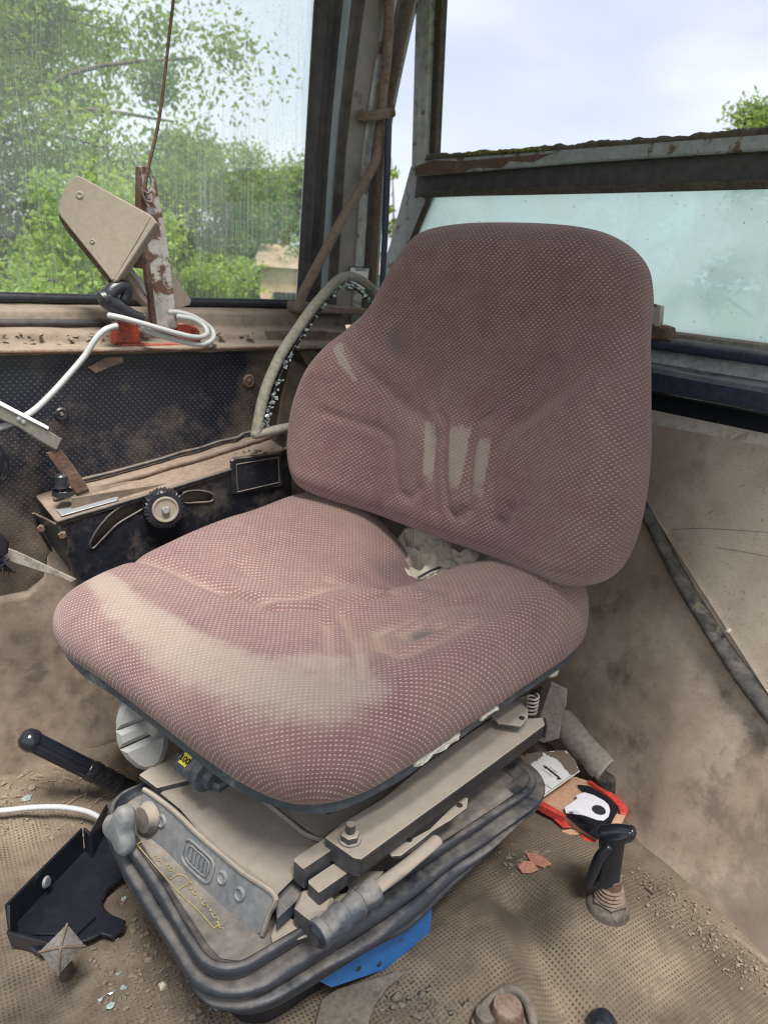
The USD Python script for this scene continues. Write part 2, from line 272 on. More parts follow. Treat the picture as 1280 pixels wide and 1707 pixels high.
def misty_glass():
    g = G(); p = g.pos()
    clear = g('transparent_bsdf', 'BSDF', color=(.86, .97, .97)); gl = g('glossy_bsdf', 'BSDF', color=(1, 1, 1), roughness=.05)
    pane = g('mix_closure', 'closure', fac=g('fresnel', 'fac', IOR=1.45), closure1=clear, closure2=gl)
    a = g.noise(p, 9, 6.0, .62, dist=.4); b = g.noise(p, 130, 5.0, .7)
    v = g('voronoi_texture', 'distance', vector=p, scale=70.0, randomness=1.0)
    sp = g.math('multiply', g.rng(v, .07, .12, 1, 0), g.rng(g.noise(p, 40, 2.0), .50, .56))
    f = g.clamp(g.math('add', g.rng(a, .3, .7, .45, .85), g.math('multiply', g.math('subtract', b, .5), .5)))
    mc = g.mix(a, (.82, .91, .92), (.95, .97, .97)); mc = g.mix(g.math('multiply', sp, .8), mc, (.16, .18, .16))
    milk = g('translucent_bsdf', 'BSDF', color=mc)
    f = g.clamp(g.math('add', f, g.math('multiply', sp, .5)))
    LOOKS['misty_glass'] = g.done('misty_glass', g('mix_closure', 'closure', fac=f, closure1=pane, closure2=milk))
misty_glass()
def shard():
    g = G(); LOOKS['shard_glass'] = g.done('shard_glass', g('principled_bsdf', 'BSDF', base_color=(.82, .95, .90), roughness=.06, transmission_weight=.75, ior=1.5))
    g = G(); gl = g('glossy_bsdf', 'BSDF', color=(1, 1, 1), roughness=.08); tr = g('transparent_bsdf', 'BSDF', color=(.95, .95, .97))
    LOOKS['clear_wrap'] = g.done('clear_wrap', g('mix_closure', 'closure', fac=g('layer_weight', 'fresnel', blend=.35), closure1=tr, closure2=gl))
shard()
def leaves(name, a, b):
    g = G(); r = g('geometry', 'random_per_island'); n = g.noise(g.pos(), .9, 3.0)
    c = g.mix(g.clamp(g.math('add', g.math('multiply', r, .6), g.math('multiply', g.math('subtract', n, .35), 1.2))), a, b)
    s = g('mix_closure', 'closure', fac=.55, closure1=g('principled_bsdf', 'BSDF', base_color=c, roughness=.5), closure2=g('translucent_bsdf', 'BSDF', color=g.mix(.5, c, (.42, .52, .08))))
    LOOKS[name] = g.done(name, s)
leaves('leaves_green', (.08, .15, .022), (.30, .40, .05))
leaves('leaves_yellow', (.20, .32, .045), (.55, .56, .10))
leaves('leaves_blue_green', (.08, .14, .05), (.24, .34, .12))

# ------------------------------------------------------------------ objects
used = {}
def path_for(parent, name):
    k = (parent, name); n = used.get(k, 0); used[k] = n+1
    return f'{parent}/{name}' + (f'_{n:03d}' if n else '')
class Thing:
    def __init__(s, name, label, cat, base=(0, 0, 0), group=None):
        s.path = path_for('/World', name); s.base = np.asarray(base, float)
        x = UsdGeom.Xform.Define(stage, s.path); x.AddTranslateOp().Set(Gf.Vec3d(*map(float, s.base)))
        tagp(x.GetPrim(), label, cat, group)
    def part(s, name, mesh, mat, smooth=35, parent=None, label=None, kind=None, uv=None, prim=None):
        p = path_for(parent or s.path, name)
        put(p, mesh, mat, smooth, s.base, uv, prim)
        pr = stage.GetPrimAtPath(p)
        if label: pr.SetCustomDataByKey('label', label)
        if kind: pr.SetCustomDataByKey('kind', kind)
        return p
def tagp(p, label=None, cat=None, group=None, kind=None):
    for k, v in (('label', label), ('category', cat), ('group', group), ('kind', kind)):
        if v: p.SetCustomDataByKey(k, v)
def put(path, mesh, mat, smooth=35, base=(0, 0, 0), uv=None, prim=None):
    if isinstance(mesh, (list,)): mesh = trimesh.util.concatenate(mesh)
    if isinstance(mesh, tuple): mesh = trimesh.Trimesh(np.asarray(mesh[0], float), quads(mesh[1]), process=False)
    v = mesh.vertices - np.asarray(base)
    m = trimesh.Trimesh(v, mesh.faces, process=False)
    r = usdkit.mesh(stage, path, m, LOOKS[mat], smooth=smooth, uv=uv)
    for k, a in (prim or {}).items():
        UsdGeom.PrimvarsAPI(r).CreatePrimvar(k, Sdf.ValueTypeNames.FloatArray, 'vertex').Set(Vt.FloatArray.FromNumpy(np.asarray(a, np.float32)))
    return r
def single(name, mesh, mat, label, cat, group=None, kind=None, smooth=35, uv=None, prim=None):
    p = path_for('/World', name); put(p, mesh, mat, smooth, uv=uv, prim=prim); tagp(stage.GetPrimAtPath(p), label, cat, group, kind); return p
def struct(name, mesh, mat, smooth=35, prim=None):
    p = path_for('/World', name); put(p, mesh, mat, smooth, prim=prim); tagp(stage.GetPrimAtPath(p), kind='structure'); return p

# ------------------------------------------------------------------ shapes
def quads(f):
    f = np.asarray(f, int)
    return np.vstack([f[:, [0, 1, 2]], f[:, [0, 2, 3]]]) if f.shape[1] == 4 else f
def unit(a): a = np.asarray(a, float); return a/np.linalg.norm(a)
def spline(P, n=8, closed=False):
    P = [np.asarray(p, float) for p in P]; N = len(P); out = []
    for i in range(N if closed else N-1):
        if closed: a, b, c, d = P[i-1], P[i], P[(i+1) % N], P[(i+2) % N]
        else: a, b, c, d = P[max(i-1, 0)], P[i], P[i+1], P[min(i+2, N-1)]
        for k in range(n):
            t = k/n; out.append(.5*((2*b)+(c-a)*t+(2*a-5*b+4*c-d)*t*t+(3*b-a-3*c+d)*t**3))
    if not closed: out.append(P[-1])
    return np.array(out)
def resample(P, n, closed=False):
    P = np.asarray(P, float); Q = np.vstack([P, P[:1]]) if closed else P
    s = np.r_[0, np.cumsum(np.linalg.norm(np.diff(Q, axis=0), axis=1))]; t = np.linspace(0, s[-1], n, endpoint=not closed)
    return np.stack([np.interp(t, s, Q[:, k]) for k in range(P.shape[1])], 1)
def grid_faces(m, n, cu=False, cv=False):
    F = []
    for i in range(m if cu else m-1):
        for j in range(n if cv else n-1):
            a, b = i*n+j, ((i+1) % m)*n+j; c, d = ((i+1) % m)*n+(j+1) % n, i*n+(j+1) % n
            F.append((a, b, c, d))
    return np.array(F)
def tube(P, r=.01, n=12, smooth=6, closed=False, flat=1.0, caps=True, jitter=0.0):
    P = np.asarray(P, float)
    if smooth: 
        k = len(P); C = spline(P, smooth, closed)
        if np.ndim(r): r = np.interp(np.linspace(0, 1, len(C)), np.linspace(0, 1, k), r)
        P = C
    N = len(P); r = np.broadcast_to(r, N).astype(float)
    if caps and not closed:
        t0, t1 = unit(P[0]-P[1]), unit(P[-1]-P[-2]); a, b = r[0], r[-1]
        ks = (.25, .7, .95)
        P = np.vstack([[P[0]+t0*a*math.sqrt(1-(1-k)**2)*.0 + t0*a*(1-k)*.6 for k in (0, .3, .7)], P, [P[-1]+t1*b*(1-k)*.6 for k in (.7, .3, 0)]])
        r = np.r_[a*.05, a*.72, a*.95, r, b*.95, b*.72, b*.05]; N = len(P)
    T = np.gradient(P, axis=0) if not closed else np.roll(P, -1, 0)-np.roll(P, 1, 0)
    T /= np.maximum(np.linalg.norm(T, axis=1, keepdims=True), 1e-12)
    x = np.cross(T[0], [0, 0, 1.0]); x = unit(x) if np.linalg.norm(x) > 1e-3 else np.array([1.0, 0, 0]); V = []
    for i in range(N):
        x = unit(x - T[i]*(x@T[i])); y = np.cross(T[i], x)
        a = np.arange(n)/n*2*math.pi
        rr = r[i]*(1+(rng.uniform(-jitter, jitter, n) if jitter else 0))
        V.append(P[i]+np.outer(np.cos(a)*rr, x)+np.outer(np.sin(a)*rr*flat, y))
    return trimesh.Trimesh(np.vstack(V), quads(grid_faces(N, n, closed, True)[:, ::-1]), process=False)
def inset_ring(P, c):
    P = np.asarray(P, float); a = P-np.roll(P, 1, 0); b = np.roll(P, -1, 0)-P
    a /= np.maximum(np.linalg.norm(a, axis=1, keepdims=True), 1e-12); b /= np.maximum(np.linalg.norm(b, axis=1, keepdims=True), 1e-12)
    na, nb = np.stack([-a[:, 1], a[:, 0]], 1), np.stack([-b[:, 1], b[:, 0]], 1)
    m = na+nb; L = np.maximum((m*m).sum(1, keepdims=True), .6); return P+m*(2*c/L)
def plate2(P, h, c=.001, holes=()):
    """chamfered slab: outline P (2D) and holes, z from 0 (front) to -h"""
    P = np.asarray(P, float)
    if sg.Polygon(P).exterior.is_ccw is False: P = P[::-1]
    c = min(c, h*.45); rings = [P]+[np.asarray(q, float)[::-1] if sg.Polygon(q).exterior.is_ccw else np.asarray(q, float) for q in holes]
    V, F, base = [], [], 0; idx = []
    for R in rings:
        n = len(R); I = inset_ring(R, c)
        for ring, zz in ((I, 0), (R, -c), (R, -h+c), (I, -h)): V.append(np.c_[ring, np.full(n, zz)])
        for k in range(3):
            for i in range(n):
                j = (i+1) % n; F.append((base+k*n+i, base+(k+1)*n+i, base+(k+1)*n+j)); F.append((base+k*n+i, base+(k+1)*n+j, base+k*n+j))
        idx.append((base, n, I)); base += 4*n
    vv, ff = trimesh.creation.triangulate_polygon(sg.Polygon(idx[0][2], [q[2] for q in idx[1:]]), engine='earcut')
    top = np.concatenate([np.arange(b, b+n) for b, n, _ in idx]); pts = np.concatenate([q[2] for q in idx])
    from scipy.spatial import cKDTree
    near = cKDTree(pts).query(vv)[1]; off = np.concatenate([np.full(n, 3*n) for b, n, _ in idx])
    for t in ff:
        a = near[t]
        p, q, r_ = pts[a]
        if np.cross(q-p, r_-p) < 0: a = a[::-1]
        F.append(tuple(top[a])); F.append(tuple((top[a]+off[a])[::-1]))
    return trimesh.Trimesh(np.vstack(V), np.array(F), process=False)
def frame(O, X, Y):
    X = unit(X); Y = np.asarray(Y, float); Y = unit(Y-X*(X@Y)); M = np.eye(4); M[:3, 0], M[:3, 1], M[:3, 2], M[:3, 3] = X, Y, np.cross(X, Y), O; return M
def slab(P, h=.004, c=.001, holes=(), toward=None):
    """slab of thickness h behind the (nearly flat) 3D outline P; its front faces `toward` (default the doorway)"""
    P = np.asarray(P, float); C = P.mean(0); _, _, vt = np.linalg.svd(P-C); n = vt[2]
    t = (CAM-C) if toward is None else np.asarray(toward, float)
    if n@t < 0: n = -n
    x = vt[0]; y = np.cross(n, x); f = lambda Q: np.c_[(np.asarray(Q)-C)@x, (np.asarray(Q)-C)@y]
    m = plate2(f(P), h, c, [f(q) for q in holes]); m.apply_transform(frame(C, x, y)); return m
def box(c, s, rz=0.0, ch=.002, tilt=None):
    x, y, zz = np.asarray(s)/2
    m = plate2([(-x, -y), (x, -y), (x, y), (-x, y)], 2*zz, ch); m.apply_translation([0, 0, zz])
    if tilt is not None: m.apply_transform(tilt)
    m.apply_transform(trimesh.transformations.rotation_matrix(rz, [0, 0, 1])); m.apply_translation(c); return m
def hexa(A, B, ch=.0):      # solid between two matching outlines A (front) and B (back)
    A, B = np.asarray(A, float), np.asarray(B, float); n = len(A); V = np.vstack([A, B]); F = []
    for i in range(n): j = (i+1) % n; F += [(i, i+n, j+n), (i, j+n, j)]
    for i in range(1, n-1): F += [(0, i, i+1), (n, n+i+1, n+i)]
    m = trimesh.Trimesh(V, F, process=False); 
    if m.volume < 0: m.invert()
    return m
def lathe(prof, base=(0, 0, 0), axis=(0, 0, 1), n=24):
    a = np.arange(n)/n*2*math.pi; prof = np.asarray(prof, float); A = unit(axis); x = unit(np.cross(A, [.3, .9, .1])); y = np.cross(A, x)
    V = np.vstack([np.asarray(base)+A*h+np.outer(np.cos(a)*r, x)+np.outer(np.sin(a)*r, y) for r, h in prof])
    return trimesh.Trimesh(V, quads(grid_faces(len(prof), n, False, True)[:, ::-1]), process=False)
def sheet(fn, nu, nv, thick=.003, normal=None):
    """two-sided sheet through fn(u, v) (3D), u and v 0..1"""
    P = np.array([[fn(i/(nu-1), j/(nv-1)) for j in range(nv)] for i in range(nu)]).reshape(-1, 3)
    F = quads(grid_faces(nu, nv)); m = trimesh.Trimesh(P, F, process=False); N = m.vertex_normals
    t = np.asarray(normal if normal is not None else CAM-P.mean(0))
    if N.mean(0)@t < 0: N = -N; F = F[:, ::-1]
    Q = P-N*thick; k = len(P)
    rim = [i*nv for i in range(nu)]+[(nu-1)*nv+j for j in range(1, nv)]+[i*nv+nv-1 for i in range(nu-2, -1, -1)]+[j for j in range(nv-2, 0, -1)]
    E = []
    for a, b in zip(rim, rim[1:]+rim[:1]): E += [(a, a+k, b+k), (a, b+k, b)]
    mm = trimesh.Trimesh(np.vstack([P, Q]), np.vstack([F, F[:, ::-1]+k, E]), process=False)
    return mm
def lerp(a, b, t): return np.asarray(a)*(1-t)+np.asarray(b)*t
def bilin(A, B, C, D): return lambda u, v: lerp(lerp(A, B, u), lerp(D, C, u), v)
def rock(c, r, seed, flat=.7, sub=1):
    m = trimesh.creation.icosphere(sub, 1.0); v = m.vertices
    s = .65+.7*meshkit.noise(v*1.3+seed*7.1, seed); v = v*s[:, None]*np.array([1, 1, flat]); a = seed*1.7
    v = v@np.array([[math.cos(a), math.sin(a), 0], [-math.sin(a), math.cos(a), 0], [0, 0, 1]])
    return trimesh.Trimesh(v*r+np.asarray(c), m.faces, process=False)
def chunk(c, r, seed, flat=.5):     # angular fragment
    q = np.random.default_rng(seed).normal(size=(9, 3)); q /= np.linalg.norm(q, axis=1, keepdims=True); q *= np.array([1, .75, flat])
    h = trimesh.Trimesh(q).convex_hull; return trimesh.Trimesh(h.vertices*r+np.asarray(c), h.faces, process=False)
def seg_dist(P, L):
    d = np.full(len(P), 9.0)
    for a, b in zip(L[:-1], L[1:]):
        a, b = np.asarray(a), np.asarray(b); t = np.clip(((P-a)@(b-a))/max((b-a)@(b-a), 1e-12), 0, 1); d = np.minimum(d, np.linalg.norm(P-a-np.outer(t, b-a), axis=1))
    return d
def sst(x, a, b): t = np.clip((np.asarray(x)-a)/(b-a), 0, 1); return t*t*(3-2*t)
def bolt(c, axis, r=.006, h=.005):
    return lathe([(0.0001, h), (r*.8, h), (r, h*.8), (r, 0)], c, axis, 6)

def pillow(outline, height, rf, zmid, zbot, tuck, nb=520, nr=80, nf=14, ns=10):
    """upholstery: closed outline (ccw), height(P) over the inset area, rolled edge rf wide down to zmid, tucked under to zbot"""
    B = resample(spline(outline, 12, True), nb, True)
    T = np.roll(B, -1, 0)-np.roll(B, 1, 0); N = np.stack([T[:, 1], -T[:, 0]], 1); k = np.hanning(25); k /= k.sum()
    pad = np.vstack([N[-12:], N, N[:12]]); N = np.stack([np.convolve(pad[:, i], k, 'valid') for i in (0, 1)], 1); N /= np.linalg.norm(N, axis=1, keepdims=True)
    r = np.array([rf(p) for p in B]); pr = np.r_[r[-20:], r, r[:20]]; r = np.convolve(pr, np.ones(41)/41, 'valid')
    I = B-N*r[:, None]; c = I.mean(0)*0+np.array([0.0, 0.0])+B.mean(0)*.5
    XY, UV, Z = [], [], []
    for s in np.linspace(0.002, 1, nr):
        p = c+(I-c)*s; XY.append(p); UV.append(p); Z.append(height(p))
    hI = Z[-1]
    for ph in np.linspace(0, math.pi/2, nf+1)[1:]:
        p = I+N*(r*math.sin(ph))[:, None]; hp = height(p); w = math.cos(ph)**.9
        XY.append(p); UV.append(I+N*(r*ph*.95)[:, None]); Z.append((hI*.5+hp*.5)*w+zmid*(1-w))
    for ph in np.linspace(0, math.pi/2, ns+1)[1:]:
        p = B-N*(tuck*(1-math.cos(ph))); XY.append(p); UV.append(I+N*(r*1.5)[:, None]+N*((zmid-zbot)*ph/1.57)); Z.append(np.full(nb, zmid-(zmid-zbot)*math.sin(ph)))
    p = B-N*(tuck+.03); XY.append(p); UV.append(UV[-1]); Z.append(np.full(nb, zbot))
    XY, UV, Z = np.vstack(XY), np.vstack(UV), np.concatenate(Z); m = len(Z)//nb
    return XY, UV, Z, quads(grid_faces(m, nb, False, True)), B, N
# ------------------------------------------------------------------ cab floor and walls
def floor_h(x, y):
    h = np.zeros_like(x)
    h += .035*np.exp(-(((x-.80)/.16)**2+((y-.40)/.13)**2))*sst(x, .5, .7)
    h += .040*np.exp(-(((x-.60)/.10)**2+((y-.42)/.10)**2))
    d = seg_dist(np.c_[x.ravel(), y.ravel()], [(.70, .47), (.66, .40), (.62, .30), (.60, .20)]).reshape(x.shape)
    h -= .035*np.exp(-(d/.035)**2)
    h += .06*np.exp(-(((x-1.02)/.10)**2+((y-.52)/.12)**2))*0
    h += .012*(meshkit.fbm(np.stack([x*7, y*7, x*0], -1), 4, 3)-.5)
    left = sst(-(x-.45), 0, .2)*sst(y, .55, .75)
    h += left*.020*(meshkit.fbm(np.stack([x*22, y*22, x*0+3], -1), 4, 8)-.5)
    return h
xs, ys = np.linspace(-.25, 1.2, 300), np.linspace(-.30, 1.26, 320)
X, Y = np.meshgrid(xs, ys, indexing='ij'); H = floor_h(X, Y)
nz_ = meshkit.fbm(np.stack([X*9, Y*9, X*0+5], -1), 5, 5)
soilm = np.clip(sst(-(X-.50), 0, .16)*sst(Y, .50, .70)*1.1+.9*np.exp(-((X-.98)**2+(Y-.66)**2)/.03)+sst(X, .84, .95)*sst(Y, .12, .25)*.8, 0, 1)
soilm = np.clip(soilm+(nz_-.5)*.9*soilm, 0, 1); near = np.exp(-((X-.10)**2+(Y-.76)**2)/.006)+np.exp(-((X-.16)**2+(Y-1.0)**2)/.006); soilm = np.clip(soilm-.8*near, 0, 1)
V = np.stack([X, Y, H], -1).reshape(-1, 3)
struct('floor', trimesh.Trimesh(V, quads(grid_faces(300, 320)), process=False), 'floor_mat', True, prim={'soil': soilm.ravel()})

# window wall: lower side panel, dotted vinyl, sill
def low_wall(u, v):
    x = -.25+u*1.45; y = 1.14+.10*v**.7; z = -.01+v*(.29+.17*float(sst(x, .30, .37)))
    return np.array([x, y+.012*(meshkit.noise([x*5, v*3, 1.0], 2)-.5), z])
single('side_wall', sheet(low_wall, 60, 24, .02), 'brown_wall', 'brown dirt-caked lower side wall under the black lever console', 'wall', smooth=True)
t = Thing('vinyl_panel', 'black dotted vinyl panel below the rain-streaked side window', 'panel', (.4, 1.3, .6))
Yv = 1.30
pl = [ony(470, 575, Yv), ony(-60, 583, Yv), ony(-60, 1040, Yv), ony(70, 1015, Yv), ony(80, 930, Yv), ony(125, 835, Yv), ony(300, 782, Yv), ony(420, 728, Yv), ony(436, 690, Yv), ony(462, 630, Yv)]
t.part('panel', slab(pl, .014, .003, toward=(0, -1, 0)), 'dotted_vinyl')
for px, py, r in ((102, 690, .011), (415, 635, .013)):
    c = ony(px, py, Yv-.001)
    t.part('rivet_washer', lathe([(.0001, .0035), (r*.35, .0035), (r*.4, .002), (r*.8, .0032), (r, .0015), (r*1.05, 0)], c, (0, -1, 0), 20), 'black_plastic' if px < 200 else 'rust')
    t.part('rivet', lathe([(.0001, .005), (r*.25, .0045), (r*.32, .002)], c, (0, -1, 0), 10), 'steel' if px < 200 else 'rust')
# torn flap of the vinyl
tp = [ony(a, b, Yv-.004) for a, b in ((146, 612), (176, 596), (204, 594), (206, 604), (182, 612), (160, 622))]
t.part('torn_flap', slab(tp, .002, .0005, toward=(0, -1, 0)), 'brown_pipe', label='peeled brown flap in the black vinyl')
single('corner_wall', [slab([(.80, 1.335, .45), (1.26, 1.335, .45), (1.26, 1.335, .70), (.80, 1.335, .70)], .01, .002, toward=(0, -1, 0)), slab([ony(a, b, 1.318) for a, b in ((487, 600), (512, 610), (500, 712), (462, 716), (470, 660))], .006, .002, toward=(0, -1, 0))], 'brown_wall', 'dirty brown corner wall behind the broken quarter window rubber', 'wall')
single('rear_wall', slab([(1.13, .86, .0), (1.13, 1.35, .0), (1.13, 1.35, .64), (1.13, .86, .64)], .01, .002), 'beige_panel', 'dusty beige rear wall seen in the slit between console and backrest', 'wall')

t = Thing('window_sill', 'dust-covered ledge under the side window with a crusty ridge', 'sill', (.5, 1.35, .7))
def sill_fn(prof):
    P = np.array(prof)
    def fn(u, v):
        x = -.25+u*1.28; k = v*(len(P)-1); i = min(int(k), len(P)-2); q = lerp(P[i], P[i+1], k-i)
        a = meshkit.fbm(np.array([x*14, v*9, 2.0]), 4, 11)-.5
        return np.array([x, q[0], q[1]+a*(.016 if .15 < v < .45 else .006)])
    return fn
t.part('ledge', sheet(sill_fn([(1.285, .668), (1.288, .676), (1.315, .677), (1.335, .679), (1.345, .694), (1.362, .697), (1.378, .699), (1.385, .716), (1.392, .728), (1.41, .731), (1.43, .733), (1.46, .735)]), 220, 44, .006), 'sill_dust', True)
t.part('rim', tube([(-.25, 1.287, .672), (.2, 1.287, .673), (.5, 1.287, .6715), (.80, 1.287, .672)], .0035, 8, 4, jitter=.1), 'rust')
t.part('dark_rail', sheet(lambda u, v: np.array([-.25+u*(.80+.0), 1.3795-.004*math.sin(v*math.pi), .7005+.014*v]), 40, 6, .002, (0, -1, 0)), 'pillar_dark', True, label='dark blue-black painted strip along the step')
cr = [chunk((x, 1.338+rng.uniform(-.012, .012), .689+rng.uniform(-.004, .006)), rng.uniform(.003, .009), i+50, .4) for i, x in enumerate(np.r_[rng.uniform(.28, .56, 46), rng.uniform(.62, .85, 22)])]
t.part('crust', cr, 'soil', 20, kind='stuff', label='flaking dirt crumbs along the ridge')
# sill end pieces by the pillar
t.part('end_ledge', slab([ony(a, b, 1.36) for a, b in ((497, 512), (500, 503), (604, 513), (640, 518), (640, 532), (597, 525), (500, 521))], .05, .004), 'brown_pipe')
t.part('end_block', slab([ony(a, b, 1.33) for a, b in ((500, 556), (512, 545), (560, 549), (640, 556), (640, 592), (575, 584), (508, 570))], .06, .006), 'sill_dust')
t.part('gusset', slab([ony(a, b, 1.30) for a, b in ((492, 572), (520, 582), (536, 592), (524, 618), (512, 606))], .004, .001), 'sill_dust')

# side window
t = Thing('side_window', 'large side window streaked and beaded with rain in a black rubber seal', 'window', (.4, 1.45, .75))
x0, x1, z0, z1 = -.25, None, .752, 1.75
A, B = ony(497, 497, 1.45), ony(527, 0, 1.45); dxdz = (B[0]-A[0])/(B[2]-A[2]); xr = lambda z: A[0]+dxdz*(z-A[2])
t.part('pane', slab([(x0, 1.456, z0), (xr(z0), 1.456, z0), (xr(z1), 1.456, z1), (x0, 1.456, z1)], .004, .0005, toward=(0, -1, 0)), 'rainy_glass', False)
t.part('lower_seal', tube([(x0, 1.45, z0-.008), (.3, 1.45, z0-.008), (.7, 1.45, z0-.009), (xr(z0)+.01, 1.45, z0-.008)], .012, 10, 3, flat=.8), 'black_plastic')
t.part('side_seal', tube([(xr(z0)+.006, 1.45, z0-.01), (xr(1.2)+.006, 1.45, 1.2), (xr(z1)+.006, 1.45, z1)], .011, 10, 3, flat=.9), 'pillar_dark')

# corner pillar
t = Thing('corner_pillar', 'grey pressed-steel corner pillar with brown dust between the two windows', 'pillar', (1.06, 1.45, .75))
prof = [(.05, .0), (.10, -.004), (.13, .004), (.18, .002), (.215, -.012), (.25, -.018), (.29, -.014), (.32, .0), (.37, .014), (.42, .014), (.47, .002), (.55, -.002), (.635, -.004), (.64, -.010), (.66, -.012), (.75, -.010), (.80, .006), (.86, .012), (.90, .004), (.93, -.006), (.955, -.008), (.96, 0), (1.0, .0), (1.005, .03), (1.0, .06)]
def pil(z):
    lo, hi = xr(z)-.004, 1.165+(1.224-1.165)*max(0, (z-1.05)/(1.37-1.05))**1.3
    return [(lo+(hi-lo)*u, 1.44+d, z) for u, d in prof]
zs = np.linspace(.70, 1.75, 30); R = np.array([pil(z_) for z_ in zs])
k = len(prof); i0 = [i for i, p in enumerate(prof)]
def strip(a, b): return sheet(lambda u, v: (lambda q: lerp(q[int(v*(b-a)+1e-6)+a], q[min(int(v*(b-a)+1e-6)+a+1, b)], (v*(b-a)) % 1 if v < 1 else 0))(R[min(int(round(u*29)), 29)]), 30, (b-a)*3+1, .003, (0, -1, 0))
for nm, a_, b_, mt in (('rubber_edge', 0, 2, 'pillar_dark'), ('rubber_lip', 2, 4, 'pillar_dark'), ('rounded_post', 4, 7, 'post_highlight'), ('groove', 7, 10, 'pillar_brown'), ('flat_panel', 10, 13, 'pillar_paint'), ('seam_flange', 13, 15, 'post_paint'), ('channel', 15, 18, 'pillar_brown'), ('rib', 18, 20, 'brown_pipe'), ('edge_flange', 20, k-1, 'frame_grey')):
    t.part(nm, strip(a_, b_), mt, 40)
cp = ony(585, 470, 1.428)
st_ = [ony(a, b, 1.428) for a, b in ((583, 444), (616, 446), (612, 483), (579, 481))]
sp = t.part('sticker', slab(st_, .001, .0002, toward=(0, -1, 0)), 'paper', label='white sticker with a black border and small lettering')
for a, b in zip(st_, st_[1:]+st_[:1]): t.part('border', tube([a-np.array([0, .0012, 0]), b-np.array([0, .0012, 0])], .0012, 6, 0), 'ink', parent=sp)
for k_ in range(7): t.part('lettering', tube([ony(594+k_*2.6, 451.5, 1.4265), ony(594+k_*2.6+.4, 451.5-(8 if k_ in (0, 4) else 4.5), 1.4265)], .0007, 6, 0), 'ink', parent=sp)

pts = [(652, -40), (649, 0), (646, 84), (637, 169), (633, 225), (626, 267), (604, 309), (578, 352), (547, 408), (519, 461), (505, 489), (497, 517)]
yy_ = [1.415]*4+[1.41, 1.40, 1.39, 1.38, 1.37, 1.36, 1.355, 1.35]
single('bent_pipe', tube([ony(a, b, c) for (a, b), c in zip(pts, yy_)], .0105, 14, 5), 'brown_pipe', 'dusty brown bent pipe running down the corner pillar to the sill', 'pipe', smooth=True)
t = Thing('pipe_clamp', 'short brown stub holding the black rod to the pillar', 'clamp', ony(628, 191, 1.39))
t.part('stub', tube([ony(602, 194, 1.42), ony(618, 193, 1.40), ony(648, 188, 1.39)], .0105, 12, 3), 'brown_pipe', True)
t.part('collar', lathe([(.006, 0), (.015, .002), (.016, .006), (.011, .010)], ony(604, 193, 1.425), (.4, -.8, 0), 14), 'brown_pipe')
t.part('end_cap', lathe([(.0001, .012), (.009, .012), (.0095, 0)], ony(648, 188, 1.388), unit(ony(654, 187, 1.386)-ony(648, 188, 1.388)), 12), 'rust')
single('window_rod', tube([ony(648, 198, 1.388), ony(645, 300, 1.388), ony(642, 380, 1.388), ony(638, 460, 1.388), ony(636, 520, 1.388)], [.0075, .0075, .0075, .007, .007], 12, 3), 'navy_vinyl', 'black gas strut hanging vertically beside the corner pillar', 'strut', smooth=True)

# rear window
XW = 1.25
t = Thing('rear_window', 'rusty grey rear window frame with an open upper half and a misty lower pane', 'window', (1.25, .9, .75))
def bar(a, b, w0, w1, th, mat, name, lab=None, xo=0.0, ch=.002, z=0):
    # bar between two points on the rear plane, widths in the plane
    A, B = np.array(a), np.array(b); d = unit(B-A); n = np.cross(d, [1, 0, 0])
    return t.part(name, slab([A+n*w0, B+n*w0, B-n*w1, A-n*w1], th, ch, toward=(-1, 0, 0)), mat, label=lab)
L0, L1 = onx(685, 276, XW), onx(693, -60, XW)
def post(p0, p1, xo, mat, name, th=.02):
    q = [onx(a, b, XW)+np.array([xo, 0, 0]) for a, b in (p0[0], p0[1], p1[1], p1[0])]
    return t.part(name, slab(q, th, .002, toward=(-1, 0, 0)), mat)
post(((692, -60), (706, -60)), ((683, 280), (696, 280)), .004, 'frame_grey', 'post')
post(((706, -60), (724, -60)), ((696, 280), (711, 272)), -.006, 'post_paint', 'post')
post(((724, -60), (735, -60)), ((711, 272), (721, 262)), .006, 'mossy_rust', 'post')
cb = lambda e, xo: [onx(a, b, XW+xo) for a, b in e]
t.part('crossbar', slab(cb([(690, 276), (721, 264), (1000, 242), (1320, 217), (1320, 247), (1000, 268), (690, 293)], -.012), .03, .003, toward=(-1, 0, 0)), 'frame_grey', label='grey crossbar with rust patches at its left end')
t.part('rust_patch', slab(cb([(691, 277), (722, 266), (760, 268), (852, 261), (925, 254), (905, 262), (888, 270), (850, 268), (835, 280), (790, 279), (770, 287), (691, 292)], -.0125), .001, .0003, toward=(-1, 0, 0)), 'rust')
t.part('under_rail', slab(cb([(694, 291), (1000, 266), (1320, 244), (1320, 306), (1000, 313), (715, 324), (690, 330)], .004), .02, .002, toward=(-1, 0, 0)), 'pillar_dark')
def ridge(u, v):
    y = lerp(onx(716, 262, XW)[1], onx(1330, 216, XW)[1], u); z0_ = lerp(onx(716, 262, XW)[2], onx(1330, 216, XW)[2], u); a = v*math.pi
    n_ = meshkit.fbm(np.array([y*60, v*3, 1.]), 4, 4)
    return np.array([XW-.014*math.cos(a)+.004, y, z0_-.006+math.sin(a)*(.004+.012*n_)])
t.part('corroded_lip', sheet(ridge, 300, 9, .002), 'mossy_rust', True)
moss = [rock((XW-.010+rng.uniform(-.008, .008), lerp(onx(780, 262, XW)[1], onx(925, 250, XW)[1], u), lerp(onx(780, 260, XW)[2], onx(925, 250, XW)[2], u)+rng.uniform(0, .004)), rng.uniform(.002, .005), i, .7) for i, u in enumerate(rng.uniform(0, 1, 170))]
